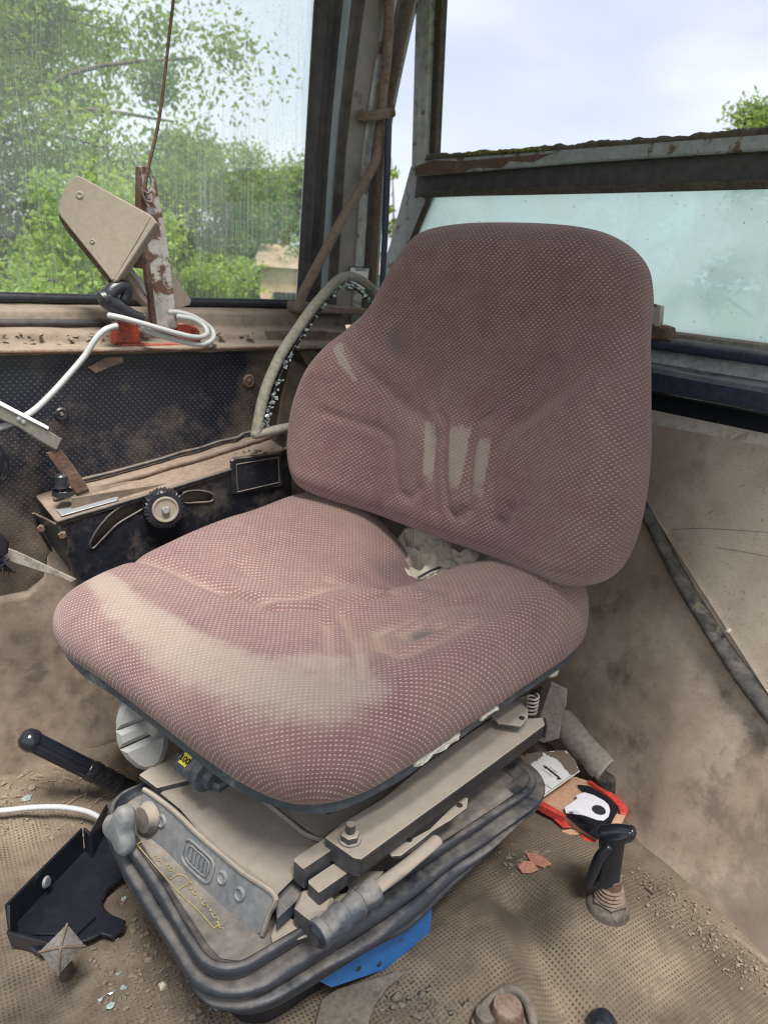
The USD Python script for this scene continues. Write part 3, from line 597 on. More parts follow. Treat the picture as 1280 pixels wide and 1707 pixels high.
dusty('moss', (.16, .15, .03), (.26, .25, .06), up=.4, bias=-.1, contrast=1.5, scale=120, rough=.95)
t.part('moss', moss, 'moss', True, kind='stuff')
t.part('diagonal_post', slab(cb([(683, 276), (700, 292), (722, 320), (686, 405), (660, 470), (600, 600), (560, 640), (610, 520), (648, 408)], .006), .03, .004, toward=(-1, 0, 0)), 'frame_grey')
t.part('inner_seal', tube(cb([(1320, 305), (1000, 315), (722, 323), (714, 335), (684, 408), (650, 480), (600, 590)], -.002), .0075, 10, 3), 'mossy_rust', True)
pane = cb([(1320, 303), (720, 318), (684, 408), (600, 600), (900, 600), (1320, 590)], .014)
t.part('pane', slab(pane, .005, .0005, toward=(-1, 0, 0)), 'misty_glass', False)
zb = onx(1280, 576, XW)[2]
t.part('bottom_channel', slab([(XW-.004, .2, zb+.003), (XW-.004, 1.5, zb+.003), (XW-.004, 1.5, zb-.014), (XW-.004, .2, zb-.014)], .03, .003, toward=(-1, 0, 0)), 'olive_rubber')

t = Thing('rear_ledge', 'dark navy padded ledge with a cup recess below the rear window', 'ledge', (1.2, .6, .65))
za, zb2 = onx(1280, 586, 1.23)[2], onx(1280, 602, 1.23)[2]
t.part('padded_rail', tube([(1.225, .2, za-.010), (1.225, .5, za-.010), (1.225, .75, za-.010), (1.225, 1.36, za-.010)], .014, 14, 6, flat=.85, jitter=.03), 'navy_vinyl', True)
zc = onx(1280, 627, 1.235)[2]
t.part('metal_strip', slab([(1.238, .2, za-.012), (1.238, 1.36, za-.012), (1.238, 1.36, zc-.03), (1.238, .2, zc-.03)], .01, .001, toward=(-1, 0, 0)), 'peeled_metal', label='peeled grey and brown metal strip')
XA = 1.145; zt = onx(1280, 645, XA)[2]; zl = onx(1280, 690, XA)[2]
yc, xc = onx(1165, 618, 1.19)[1], 1.192
def pad(u, v):
    y = .15+1.2*u; P = [(XA+.012, zl-.001), (XA+.002, zl+.005), (XA, zl+.03), (XA+.001, zt-.008), (XA+.006, zt-.001), (XA+.02, zt), (XA+.045, zt), (XA+.07, zt), (XA+.085, zt-.001), (XA+.094, zt-.004)]
    k = v*(len(P)-1); i = min(int(k), len(P)-2); q = lerp(P[i], P[i+1], k-i)
    d = ((y-yc)/.036)**2+((q[0]-xc)/.024)**2
    return np.array([q[0], y, q[1]-.022*(1-sst(d, .6, 1.15))*(1 if v > .5 else 0)+.002*(meshkit.noise([y*9, v*3, 0], 1)-.5)])
t.part('arm_pad', sheet(pad, 240, 46, .004, (-1, 0, 1)), 'navy_vinyl', True)
t.part('underside', slab([(XA+.014, .15, zl-.002), (XA+.014, 1.3, zl-.002), (XA+.014, 1.3, zl-.005), (XA+.014, .15, zl-.005)], .06, .001, toward=(-1, 0, 0)), 'gloss_black')
t.part('gap_backing', slab([(1.195, .15, .56), (1.195, 1.3, .56), (1.195, 1.3, zl), (1.195, .15, zl)], .004, .001, toward=(-1, 0, 0)), 'gloss_black')
t = Thing('window_latch', 'rusty brown latch block at the foot of the misty rear pane', 'latch', onx(1098, 550, 1.2))
t.part('latch_block', slab(cb([(1078, 540), (1098, 541), (1112, 546), (1115, 568), (1078, 566)], -.045), .03, .004), 'rust')
t.part('latch_arm', slab(cb([(1080, 504), (1102, 510), (1099, 545), (1080, 545)], -.045), .012, .002), 'rusty_grey')

# fender panels on the right
base_l = [(.86, -.15), (.905, .21), (.93, .41), (1.02, .62), (1.09, .86)]
BL = np.array(base_l); ty = np.linspace(0, 1, 5)
zt_ = onx(1280, 720, 1.2)[2]
def fender(u, v):
    b = np.array([np.interp(u, ty, BL[:, 0]), np.interp(u, ty, BL[:, 1])]); tpt = np.array([1.2, lerp(.18, .93, u)])
    q = lerp(b, tpt, v**.92); z_ = -.02+v*(zt_+.02)
    return np.array([q[0]+.010*(meshkit.fbm(np.array([u*5, v*5, 3.]), 3, 6)-.5), q[1], z_])
FP = sheet(fender, 90, 80, .012)
t = Thing('fender_panel', 'stained beige fender panel beside the seat', 'panel', (1.0, .5, .3))
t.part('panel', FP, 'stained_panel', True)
def on_fender(px, py, off=0.0):   # march the sight line to the panel
    d = ray(px, py); best = None
    from scipy.optimize import least_squares
    r = least_squares(lambda q: fender(q[0], q[1])-(CAM+d*q[2]), [.5, .5, 1.2]); p = fender(r.x[0], r.x[1])
    n = unit(np.cross(fender(r.x[0]+.01, r.x[1])-p, fender(r.x[0], r.x[1]+.01)-p)); n = n if n@(CAM-p) > 0 else -n
    return p+n*off
bandp = sheet(bilin(*[on_fender(a, b, .004) for a, b in ((1040, 672), (1300, 722), (1300, 758), (1040, 702))]), 14, 4, .004)
t.part('folded_hem', bandp, 'beige_band', True, label='pale folded hem along the top edge')
ug = np.array([[on_fender(*lerp(lerp((1040, 698), (1310, 752), u), lerp((1072, 828), (1310, 1200), u), v), .005) for v in np.linspace(0, 1, 13)] for u in np.linspace(0, 1, 13)])
up_ = sheet(lambda u, v: ug[int(round(u*12)), int(round(v*12))], 13, 13, .004)
t.part('upper_sheet', up_, 'stained_upper', True, label='paler smooth upper sheet above the rubber strip')
sc_ = [on_fender(a, b, .001) for a, b in ((1076, 845), (1110, 838), (1180, 833), (1290, 826))]
for c_ in ([(1120, 884), (1180, 882), (1290, 889)], [(1130, 916), (1200, 914), (1290, 930)]):
    t.part('scratch', tube([on_fender(a, b, .0052) for a, b in c_], .0003, 6, 3), 'brown_pipe')
sp_ = [(1052, 795), (1070, 832), (1093, 878), (1120, 930), (1150, 985), (1180, 1035), (1212, 1085), (1250, 1140), (1310, 1215)]
single('rubber_strip', tube([on_fender(a, b, .006) for a, b in sp_], [.015, .015, .0155, .016, .017, .017, .018, .019, .019], 16, 6, flat=.55, jitter=.05), 'strip_rubber', 'cracked black rubber strip running diagonally down the beige panel', 'rubber strip', smooth=True)
for i, (a, b) in enumerate(((1222, 1052), )):
    single('foam_crumb', chunk(on_fender(a, b, .016), .006, 3, .8), 'white_foam', 'tiny white crumb stuck on the edge of the diagonal rubber strip', 'crumb')
single('seam_strip', tube([on_fender(a, b, .002)*np.array([1, 1, 0])+np.array([0, 0, .004]) for a, b in ((1062, 1425), (1110, 1482), (1170, 1540), (1230, 1590), (1300, 1640))], .005, 8, 3, jitter=.3), 'soil', 'dirt-filled seam where the beige panel meets the floor mat', 'seam')
# ------------------------------------------------------------------ seat
SA = math.radians(11.5); ER, EL = np.array([math.cos(SA), math.sin(SA), 0]), np.array([-math.sin(SA), math.cos(SA), 0]); SO = np.array([.56, .79, 0])
seat = Thing('tractor_seat', 'worn maroon seat with pale dotted fabric on a dusty suspension base', 'seat', (.54, .66, 0))
def to_seat(px, py, z): p = onz(px, py, z)-SO; return (p@ER, p@EL)
OC = [(-.280, .0), (-.284, -.10), (-.281, -.18), (-.262, -.235), (-.215, -.268), (-.14, -.281), (0, -.288), (.14, -.294), (.225, -.298), (.295, -.288), (.332, -.242), (.335, -.16), (.315, -.095), (.290, -.044), (.258, -.024), (.243, .0), (.258, .025), (.290, .048), (.315, .10), (.327, .16), (.318, .225), (.285, .277), (.22, .304), (.12, .316), (0, .313), (-.10, .304), (-.19, .292), (-.248, .264), (-.276, .205), (-.276, .12)]
def poly_s(pts, z=.395): return np.array([to_seat(a, b, z) for a, b in pts])
GC = [(poly_s([(215, 925), (330, 962), (430, 988), (500, 985), (575, 962), (640, 946)]), .007, .009),
      (poly_s([(385, 972), (455, 1005), (530, 1003), (600, 985), (668, 970)]), .008, .008),
      (poly_s([(400, 940), (470, 965), (540, 960), (610, 935)]), .005, .010),
      (poly_s([(570, 1010), (592, 1050), (603, 1090), (604, 1125)]), .007, .008),
      (poly_s([(545, 1030), (553, 1080), (556, 1130)]), .005, .009),
      (poly_s([(735, 1008), (680, 1022), (628, 1040), (634, 1072), (668, 1094), (725, 1080), (790, 1055)]), .007, .008),
      (poly_s([(700, 1040), (668, 1050), (690, 1068), (735, 1052)]), .006, .007),
      (poly_s([(545, 950), (620, 945), (672, 970)]), .006, .009), (poly_s([(700, 985), (760, 1005), (800, 1018)]), .006, .009)]
def hc(P):
    v, w = P[:, 0], P[:, 1]; aw = np.abs(w)
    h = np.full(len(P), .392)
    h += .026*sst(aw, .10, .24)*sst(v, -.20, .10)
    h += .020*sst(v, .10, .26)*sst(aw, .05, .15)
    h -= .055*np.exp(-(w/.055)**2)*sst(v, .02, .25)
    h -= .010*np.exp(-((aw-.11)/.07)**2-((v-.02)/.13)**2)
    h += .006*np.exp(-((v+.20)/.06)**2)
    h -= .006*np.exp(-(w/.05)**2)*sst(-v, -.10, .25)
    for L, d, s in GC: q = seg_dist(P, L); h -= d*np.exp(-(q/(s*1.35))**2)*1.25
    h += .004*(meshkit.fbm(np.c_[P*13, np.zeros(len(P))], 3, 9)-.5)
    return h
XY, UV, Z, F, B, N = pillow(OC, hc, lambda p: .050+.038*sst(-p[0], .12, .24), .345, .316, .014)
Pw = SO+np.outer(XY[:, 0], ER)+np.outer(XY[:, 1], EL)+np.outer(Z, [0, 0, 1])
pA = poly_s([(128, 945), (160, 968), (212, 1022), (292, 1078), (380, 1124), (460, 1160), (530, 1174), (566, 1155)], .385)
dA = seg_dist(XY, pA); side = np.interp(XY[:, 1], [-.25, -.12, .1, .26], [.082, .078, .050, .029])
wear = sst(-dA/side, -1.0, -.15)*1.0
wear = np.maximum(wear, .8*sst(-seg_dist(XY, poly_s([(470, 1120), (545, 1105)], .39))/.05, -1, -.2))
wear = np.maximum(wear, .75*sst(-seg_dist(XY, poly_s([(600, 1085), (604, 1118)], .39)), -.011, -.004))
wear = np.maximum(wear, .45*sst(-seg_dist(XY, poly_s([(634, 1045), (660, 1035)], .39)), -.02, -.006))
wear *= (Z > .345)
dirt = .16+.30*np.exp(-(XY[:, 1]/.12)**2)*sst(XY[:, 0], -.1, .2)+.42*sst(XY[:, 0], .12, .29)*sst(np.abs(XY[:, 1]), .05, .15)+.30*np.exp(-(seg_dist(XY, poly_s([(640, 1075), (740, 1030)], .39))/.05)**2)
for L, d, s in GC[:1]+GC[3:8]: dirt += .55*np.exp(-(seg_dist(XY, L)/.0085)**2)  # paler tone drawn along the moulded grooves
dirt *= sst(Z, .335, .375)
stain = .85*np.exp(-(seg_dist(XY, poly_s([(695, 1074), (716, 1070)], .385))/.010)**2)+.5*np.exp(-(seg_dist(XY, poly_s([(712, 1024), (733, 1024)], .385))/.013)**2)+.4*np.exp(-(seg_dist(XY, poly_s([(640, 905), (665, 900)], .41))/.02)**2)+.45*np.exp(-(seg_dist(XY, poly_s([(640, 955), (690, 975)], .38))/.007)**2)+.4*np.exp(-(seg_dist(XY, poly_s([(690, 985), (740, 1003)], .38))/.008)**2)
seat.part('cushion', trimesh.Trimesh(Pw, F, process=False), 'seat_fabric', True, label='cushion with a threadbare beige front edge', uv=UV, prim={'wear': wear, 'dirt': dirt, 'stain': np.clip(stain, 0, 1)})
# shell pan under the cushion
rimp = resample(spline(B[::20], 6, True), 130, True)
def off(P, d): 
    T = np.roll(P, -1, 0)-np.roll(P, 1, 0); n = np.stack([T[:, 1], -T[:, 0]], 1); n /= np.linalg.norm(n, axis=1, keepdims=True); return P+n*d
tow = lambda P, z_: SO+np.outer(P[:, 0], ER)+np.outer(P[:, 1], EL)+np.array([0, 0, z_])
rings = [tow(off(rimp, -.018), .322), tow(off(rimp, -.0115), .317), tow(off(rimp, -.0115), .303), tow(off(rimp, -.022), .297), tow(off(rimp, -.10), .292), tow(off(rimp*.3, 0), .290)]
seat.part('seat_pan', trimesh.Trimesh(np.vstack(rings), quads(grid_faces(6, 130, False, True)), process=False), 'blue_black_plastic', 40)
# torn white cover under the cushion edge
for pts_, r_ in (([(560, 1321), (590, 1318)], .004), ([(690, 1272), (730, 1246), (760, 1225)], .005), ([(800, 1196), (826, 1180)], .004)):
    seat.part('torn_lining', tube([onz(a, b, .314) for a, b in pts_], r_, 8, 4, jitter=.5), 'white_foam', 30)
# exposed foam in the notch
def foamfn(u, v):
    p = np.array([lerp(.225, .34, u), lerp(-.085, .085, v)]); 
    z_ = lerp(.330, .398, u)+.036*(meshkit.fbm(np.array([u*5, v*6, 1.]), 4, 3)-.5)-(.022 if (meshkit.noise([u*4, v*5, 7.], 4) > .62 and u > .2) else 0)
    return SO+ER*p[0]+EL*p[1]+np.array([0, 0, z_])
seat.part('exposed_foam', sheet(foamfn, 46, 46, .01, (0, 0, 1)), 'foam', 30, label='crumbling beige foam showing in the gap behind the cushion')
seat.part('shell_crack', tube([SO+ER*.235+EL*-.012+np.array([0, 0, .352]), SO+ER*.258+EL*-.022+np.array([0, 0, .362]), SO+ER*.272+EL*-.030+np.array([0, 0, .366])], .0022, 6, 3), 'gloss_black')

# backrest
TB = math.radians(8); P0 = np.array([.83, .83, .42]); UB = np.cos(TB)*np.array([0, 0, 1.])+math.sin(TB)*ER; NB = np.cross(EL, UB); NB = -NB if NB@ER > 0 else NB
def on_back(px, py, off_=.03): p = onp(px, py, P0+NB*off_, NB)-P0; return (p@EL, p@UB)
OB_px = dict()
CX = .002
OBk = [(0.24, 0.004), (0.285, 0.018), (0.312, 0.06), (0.322, 0.115), (0.318, 0.175), (0.298, 0.235), (0.262, 0.295), (0.218, 0.345), (0.193, 0.395), (0.162, 0.445), (0.125, 0.482), (0.06, 0.497), (-0.03, 0.502), (-0.133, 0.5), (-0.197, 0.488), (-0.242, 0.46), (-0.262, 0.418), (-0.272, 0.36), (-0.284, 0.31), (-0.296, 0.26), (-0.31, 0.2), (-0.318, 0.13), (-0.316, 0.065), (-0.298, 0.018), (-0.257, -0.006), (-0.202, -0.01), (-0.085, -0.006), (0.02, -0.004), (0.13, 0.0)]
def pb(pts, o=.03): return np.array([on_back(a, b, o) for a, b in pts])
GB = [(pb([(575, 560), (620, 625), (668, 675), (706, 700), (724, 735), (728, 800), (730, 850)]), .0050, .014),
      (pb([(728, 690), (742, 706), (744, 780), (750, 845), (762, 864), (776, 850)]), .0042, .007),
      (pb([(812, 690), (793, 706), (786, 780), (783, 850), (774, 864)]), .0042, .007),
      (pb([(1000, 615), (930, 668), (860, 705), (828, 745), (820, 820), (824, 866), (848, 872), (856, 850)]), .0050, .012),
      (pb([(570, 690), (630, 715), (656, 735), (662, 790), (668, 820), (690, 832), (704, 815)]), .0030, .010),
      (pb([(660, 560), (690, 620), (720, 668), (760, 690), (800, 690), (850, 668), (930, 615)]), .0040, .030)]
def hb(P):
    l, u = P[:, 0]-CX, P[:, 1]; al = np.abs(l)
    h = np.full(len(P), .030)
    h += .060*sst(al, .10, .27)*(1-sst(u, .22, .40))
    h += .014*np.exp(-((u-.10)/.10)**2)*np.exp(-(l/.09)**2)
    h += .012*sst(u, .35, .46)
    h -= .012*np.exp(-((u-.29)/.10)**2)*np.exp(-(l/.14)**2)
    for L, d, s in GB: q = seg_dist(P, L); h -= 1.5*d*np.exp(-(q/s)**2)
    h += .004*(meshkit.fbm(np.c_[P*11, np.ones(len(P))], 3, 2)-.5)
    return h
XY, UV, Z, F, B, N = pillow(OBk, hb, lambda p: .046, -.012, -.062, .022)
Pw = P0+np.outer(XY[:, 0], EL)+np.outer(XY[:, 1], UB)+np.outer(Z, NB)
if np.dot(np.cross(EL, UB), NB) < 0: F = F[:, ::-1]
wear = np.zeros(len(XY))
nz3 = meshkit.fbm(np.c_[XY*55, np.zeros(len(XY))], 3, 4)-.5
for L, w0, w1 in ((pb([(713, 700), (719, 730), (720, 765), (716, 806)]), .013, .009), (pb([(766, 702), (767, 740), (765, 780), (759, 828)]), .0215, .0105), (pb([(808, 730), (804, 765), (801, 795), (797, 826)]), .0125, .0105)):
    lo, hi = L[:, 1].min(), L[:, 1].max(); tt_ = np.clip((XY[:, 1]-lo)/(hi-lo), 0, 1); w_ = lerp(w1, w0, tt_**1.6)
    cx_ = np.interp(XY[:, 1], L[::-1, 1], L[::-1, 0]); dx_ = np.abs(XY[:, 0]-cx_)
    q_ = sst(w_-dx_+nz3*.004, -.0015, .0025)*sst(XY[:, 1]+nz3*.03, lo-.008, lo+.028)*sst(-(XY[:, 1]+nz3*.03), -hi-.006, -hi+.014)
    wear = np.maximum(wear, q_*1.1)
wear = np.maximum(wear, .75*sst(-seg_dist(XY, pb([(583, 580), (590, 605), (606, 634)]))+nz3*.008, -.0085+.006*sst(-XY[:, 1], -.27, -.20), -.0045+.004*sst(-XY[:, 1], -.27, -.20))*(Z > 0))
dirt = .06+.25*np.exp(-((XY[:, 1]+.01)/.03)**2)+.08*sst(XY[:, 1], .40, .48)+.16*sst(np.abs(XY[:, 0]-CX), .14, .28)*(1-sst(XY[:, 1], .2, .36))  # lower wings also painted paler, as the light falls on the backrest
for L, d, s in GB[:5]: dirt += .12*np.exp(-(seg_dist(XY, L)/.010)**2)  # same paler tone along the backrest grooves
stain = .6*np.exp(-(seg_dist(XY, pb([(652, 560), (656, 580)]))/.012)**2)+.35*np.exp(-(seg_dist(XY, pb([(836, 865), (850, 868)]))/.012)**2)+.3*np.exp(-(seg_dist(XY, pb([(760, 850), (770, 862)]))/.012)**2)
seat.part('backrest', trimesh.Trimesh(Pw, F, process=False), 'back_fabric', True, label='tall backrest with three threadbare patches at the centre', uv=UV, prim={'wear': wear, 'dirt': dirt, 'stain': stain})
bs = off(resample(spline(B[::20], 6, True), 120, True), -.014)
tb = lambda P, d: P0+np.outer(P[:, 0], EL)+np.outer(P[:, 1], UB)+NB*d
rg = [tb(bs, -.055), tb(bs, -.066), tb(off(bs, -.02), -.074), tb(bs*.4+bs.mean(0)*.6, -.085), tb(bs*.02+bs.mean(0)*.98, -.086)]
seat.part('back_shell', trimesh.Trimesh(np.vstack(rg), quads(grid_faces(5, 120, False, True)), process=False), 'black_plastic', 40)
# ------------------------------------------------------------------ suspension base of the seat
CE = seat.part
# folded rubber bellows: stacked rounded rings
def rrect(x0, x1, y0, y1, r, n=10):
    out = []
    for cx, cy, a0 in ((x1-r, y1-r, 0), (x0+r, y1-r, 90), (x0+r, y0+r, 180), (x1-r, y0+r, 270)):
        for k in range(n+1): a = math.radians(a0+90*k/n); out.append((cx+r*math.cos(a), cy+r*math.sin(a)))
    return resample(np.array(out), 200, True)
def unit2(a): return a/np.linalg.norm(a, axis=1, keepdims=True)
def ringset(x0, x1, y0, y1, r, prof, sag=0.0):
    V = []
    for o, z_ in prof:
        P = rrect(x0-o, x1+o, y0-o, y1+o, r+o); tk = sst(P[:, 0], .46, .78)
        o2 = sag*1.1*(meshkit.noise(np.c_[P*14, np.full(len(P), z_*40+5)], 6)-.5); P = P+unit2(P-P.mean(0))*o2[:, None]; zz = .163-(.163-z_)*(1-.52*tk)+sag*(meshkit.noise(np.c_[P*9, np.full(len(P), z_*30)], 3)-.5); P = P+np.array([0, 1.])*(tk*.012*np.sign(.65-P[:, 1]))[:, None]
        V.append(np.c_[P, zz])
    return trimesh.Trimesh(np.vstack(V), quads(grid_faces(len(prof), 200, False, True)), process=False)
def lip(o, zc, ro, rz): return [(o+ro*math.cos(a), zc+rz*math.sin(a)) for a in np.linspace(math.pi*.62, -math.pi*.55, 10)]
CE('bellows', ringset(.252, .772, .495, .812, .040, [(-.030, .157), (-.012, .157)]+lip(-.003, .1615, .0065, .008)+[(-.014, .149)], .005), 'bellows_rubber', 60, label='upper fold of the black rubber bellows')
CE('bellows', ringset(.255, .775, .492, .812, .050, [(-.016, .150)]+lip(.003, .140, .011, .008)+[(-.012, .128)], .012), 'bellows_rubber', 60)
CE('bellows', ringset(.262, .770, .490, .808, .055, [(-.014, .129)]+lip(.003, .117, .012, .008)+[(-.012, .105)], .022), 'bellows_rubber', 60)
CE('bellows', ringset(.278, .755, .500, .800, .055, [(-.012, .106)]+lip(.004, .094, .012, .009)+[(-.01, .08), (-.03, .055)], .022), 'bellows_rubber', 60)
CE('bellows_skirt', ringset(.30, .74, .522, .79, .05, [(.0, .10), (-.01, .05), (-.012, .0)], .01), 'gloss_black', 60)
# printed tray ledge with the yellow weight scale
lz = .1592
CE('tray', plate2(rrect(.272, .765, .510, .80, .03), .004, .001), 'bellows_rubber', 30) if False else None
tr = plate2(rrect(.268, .768, .505, .806, .034)[::3], .01, .001); tr.apply_translation([0, 0, lz]); tp_ = CE('tray_top', tr, 'tray_dust', 30)
def pr(px, py): return onz(px, py, lz+.0012)
for seg in ([(228, 1408), (262, 1448), (300, 1490), (330, 1518), (357, 1548)], [(228, 1408), (236, 1404)], [(357, 1548), (366, 1541)], [(297, 1484), (306, 1478), (318, 1470)], [(284, 1466), (296, 1458), (310, 1462), (320, 1474)]):
    CE('scale_line', tube([pr(a, b) for a, b in seg], .0009, 6, 2), 'yellow_print', 30, parent=tp_)
def pictogram(cx, cy, s):       # little seated-person marks: head, body, arm, leg strokes
    P = lambda a, b: pr(cx+a*s, cy+b*s)
    m_ = [tube([P(-2, -5), P(-1, -1), P(2, 2)], .0008, 6, 0), tube([P(2, 2), P(6, 1), P(8, 5)], .0007, 6, 0), tube([P(-1, -2), P(4, -4)], .0006, 6, 0), lathe([(.0001, .0008), (.0016, .0006), (.0018, 0)], P(-3, -8), (0, 0, 1), 10)]
    CE('pictogram', m_, 'yellow_print', 30, parent=tp_)
for a in ((262, 1434, .9), (282, 1450, 1.0), (322, 1490, 1.1), (338, 1508, 1.2), (355, 1528, 1.3), (366, 1546, 1.0)): pictogram(*a)
# front cover panel with embossed badge
fpz = lambda pts, z: [onz(a, b, z) for a, b in pts]
FA = onz(246, 1322, .205); FB = onz(458, 1502, .205)
tp1 = [onz(*q, .205) for q in ((240, 1318), (262, 1326), (300, 1352), (332, 1392), (372, 1432), (412, 1458), (458, 1494))]
dn = unit(np.array([FB[1]-FA[1], -(FB[0]-FA[0]), 0])); dn = dn if dn@(-np.array([1, 0, 0])) > 0 else -dn
wob = np.array([0, .004, .006, .001, -.002, .002, 0]); tp1 = [p+dn*w for p, w in zip(tp1, wob)]
def frontp(u, v):
    k = u*6; i = min(int(k), 5); q = lerp(tp1[i], tp1[i+1], k-i); b = q*np.array([1, 1, 0])+dn*.016+np.array([0, 0, .158+(.006 if u > .97 else 0)])
    return lerp(q, b, v)
fpan = CE('front_panel', sheet(frontp, 60, 10, .004, dn), 'blue_grey_plastic', 30)
fedge = CE('panel_rim', tube([q+np.array([0, 0, .001]) for q in tp1]+[frontp(1, .5), frontp(1, 1)], .0032, 8, 5), 'cover_dust', 30, parent=fpan)
def onfront(u, v, o=.0): return frontp(u, v)+unit(dn+np.array([0, 0, .33]))*o
def oval(u0, u1, v0, v1, o): return [onfront((u0+u1)/2+(u1-u0)/2*np.sign(math.cos(a))*abs(math.cos(a))**.45, (v0+v1)/2+(v1-v0)/2*np.sign(math.sin(a))*abs(math.sin(a))**.45, o) for a in np.linspace(0, 2*math.pi, 24, endpoint=False)]
bd = CE('badge_ring', tube(oval(.44, .63, .22, .82, .001), .0018, 7, 2, True), 'blue_grey_plastic', 30, parent=fpan)
CE('badge_ring', tube(oval(.465, .605, .32, .72, .001), .0012, 6, 2, True), 'blue_grey_plastic', 30, parent=fpan)
for u in (.49, .515, .54, .565, .585): CE('badge_bar', tube([onfront(u, .38, .001), onfront(u+.006, .66, .001)], .0013, 6, 0), 'blue_grey_plastic', 30, parent=fpan)
for u, v in ((.26, .40), (.69, .42), (.83, .45)): CE('plug', lathe([(.0001, .0005), (.0042, .0012), (.0062, .003), (.0075, .0025), (.0085, 0)], onfront(u, v, 0), unit(dn+np.array([0, 0, .33])), 18), 'blue_grey_plastic', 30, parent=fpan)
# height knob on the front panel
kc = onfront(.18, .50, .0); ka = unit(dn+np.array([0, 0, .2]))
kb = CE('knob_stem', lathe([(.0195, 0), (.0195, .004), (.0165, .008), (.0155, .013), (.0001, .014)], kc, ka, 24), 'cover_dust', 30, label='dusty round stem of the front knob')
lob = []
kx = unit(np.cross(ka, [0, 0, 1])); ky = np.cross(kx, ka)
a_ = np.linspace(0, 2*math.pi, 72, endpoint=False); rr_ = .0235+.0055*np.cos(3*a_+.9)
kn = plate2(np.c_[rr_*np.cos(a_), rr_*np.sin(a_)*1.12], .020, .005); kn.apply_transform(frame(kc+ka*.031, kx, ky)); CE('height_knob', kn, 'blue_grey_plastic', 50, label='three-lobed blue-grey height knob with a chipped white edge')
kc2 = kc+ka*.0315
CE('knob_chip', slab([kc2+kx*a+ky*b for a, b in ((-.010, -.022), (-.006, -.023), (-.005, -.006), (-.008, -.010))], .0015, .0004, toward=ka), 'white_trim', 30)
# dusty cover plate
cv_ = [(258, 1312), (270, 1298), (325, 1274), (400, 1304), (470, 1352), (536, 1398), (530, 1432), (500, 1450), (458, 1492), (412, 1452), (372, 1426), (336, 1388), (300, 1346)]
cvp = [onz(a, b, .206) for a, b in cv_]
cm = slab(cvp, .008, .003, toward=(0, 0, 1)); CE('cover_plate', cm, 'cover_dust', 30, label='flat cover plate thick with beige dust')
CE('plate_side', slab([onz(a, b, .19) for a, b in ((458, 1494), (500, 1452), (505, 1490), (462, 1530))], .02, .002), 'blue_black_plastic', 30)
CE('plate_fold', tube([onz(a, b, .212) for a, b in ((395, 1300), (440, 1336), (480, 1368), (510, 1392), (540, 1402))], .003, 8, 4), 'cover_dust', 30)
rear_pl = [onz(a, b, .212) for a, b in ((385, 1300), (420, 1302), (520, 1330), (640, 1300), (840, 1170), (800, 1230), (690, 1300), (560, 1380), (538, 1398), (478, 1362), (440, 1330))]
CE('frame_plate', slab(rear_pl, .01, .002, toward=(0, 0, 1)), 'cover_dust', 30)
CE('plate_hole', lathe([(.0001, .0), (.0045, .0), (.0052, .0006)], onz(546, 1353, .2128), (0, 0, 1), 16), 'ink', 30)
# rear-right rail: U-channel on two bars
zt2 = .246
top = [onz(a, b, zt2) for a, b in ((542, 1396), (570, 1372), (640, 1330), (700, 1280), (760, 1238), (812, 1202), (905, 1196), (908, 1208), (800, 1288), (640, 1404), (602, 1432), (590, 1430))]
rl = CE('rail', slab(top, .005, .001, toward=(0, 0, 1)), 'dusted_steel', 30, label='dusty steel rail along the open side of the seat')
def wall(pts, z1, z0, th, mat, name, parent=None, lab=None):
    A = [onz(a, b, z1) for a, b in pts]
    for p, q in zip(A[:-1], A[1:]):
        CE(name, slab([p, q, q*np.array([1, 1, 0])+np.array([0, 0, z0]), p*np.array([1, 1, 0])+np.array([0, 0, z0])], th, .0008), mat, 30, parent=parent, label=lab)
wall([(602, 1433), (640, 1405), (800, 1289), (908, 1209)], .2435, .222, .004, 'black_plastic', 'rail_side')
wall([(908, 1209), (905, 1197)], .2435, .222, .004, 'black_plastic', 'rail_end')
wall([(542, 1397), (590, 1431), (602, 1433)], .2435, .219, .003, 'dusted_steel', 'rail_end')
nutc = onz(583, 1400, zt2); CE('washer', lathe([(.0001, .0016), (.0125, .0016), (.0130, 0)], nutc, (0, 0, 1), 20), 'dusted_steel', 30)
CE('nut', bolt(nutc+np.array([0, 0, .0014]), (0, 0, 1), .0105, .009), 'dusted_steel', 20); CE('stud', lathe([(.0001, .021), (.0048, .0208), (.0052, .019), (.0052, 0)], nutc, (0, 0, 1), 14), 'dusted_steel', 30)
# two sliding bars poking out
def rod_box(p, q, w, h, mat, name, lab=None):
    d = unit(q-p); s = unit(np.cross([0, 0, 1], d)); A = [p+s*w/2+np.array([0, 0, h/2]), p-s*w/2+np.array([0, 0, h/2]), p-s*w/2-np.array([0, 0, h/2]), p+s*w/2-np.array([0, 0, h/2])]
    m_ = slab(A, np.linalg.norm(q-p), .0015, toward=-d); return CE(name, m_, mat, 30, label=lab)
q1 = onz(490, 1461, .222); rod_box(onz(497, 1458, .218), onz(700, 1320, .218), .018, .028, 'dusted_steel', 'slide_bar')
rod_box(onz(522, 1490, .206), onz(720, 1352, .206), .020, .018, 'dusted_steel', 'slide_bar'); rod_box(onz(545, 1482, .196), onz(730, 1352, .196), .012, .016, 'dusted_steel', 'slide_bar')
hx = onz(524, 1508, .19); CE('hex_nut', bolt(hx-np.array([0, 0, .020]), (0, 0, 1), .022, .026), 'dusted_steel', 20)
fl = [onz(a, b, .172) for a, b in ((470, 1490), (500, 1470), (585, 1452), (640, 1452), (600, 1500), (545, 1540), (524, 1552))]
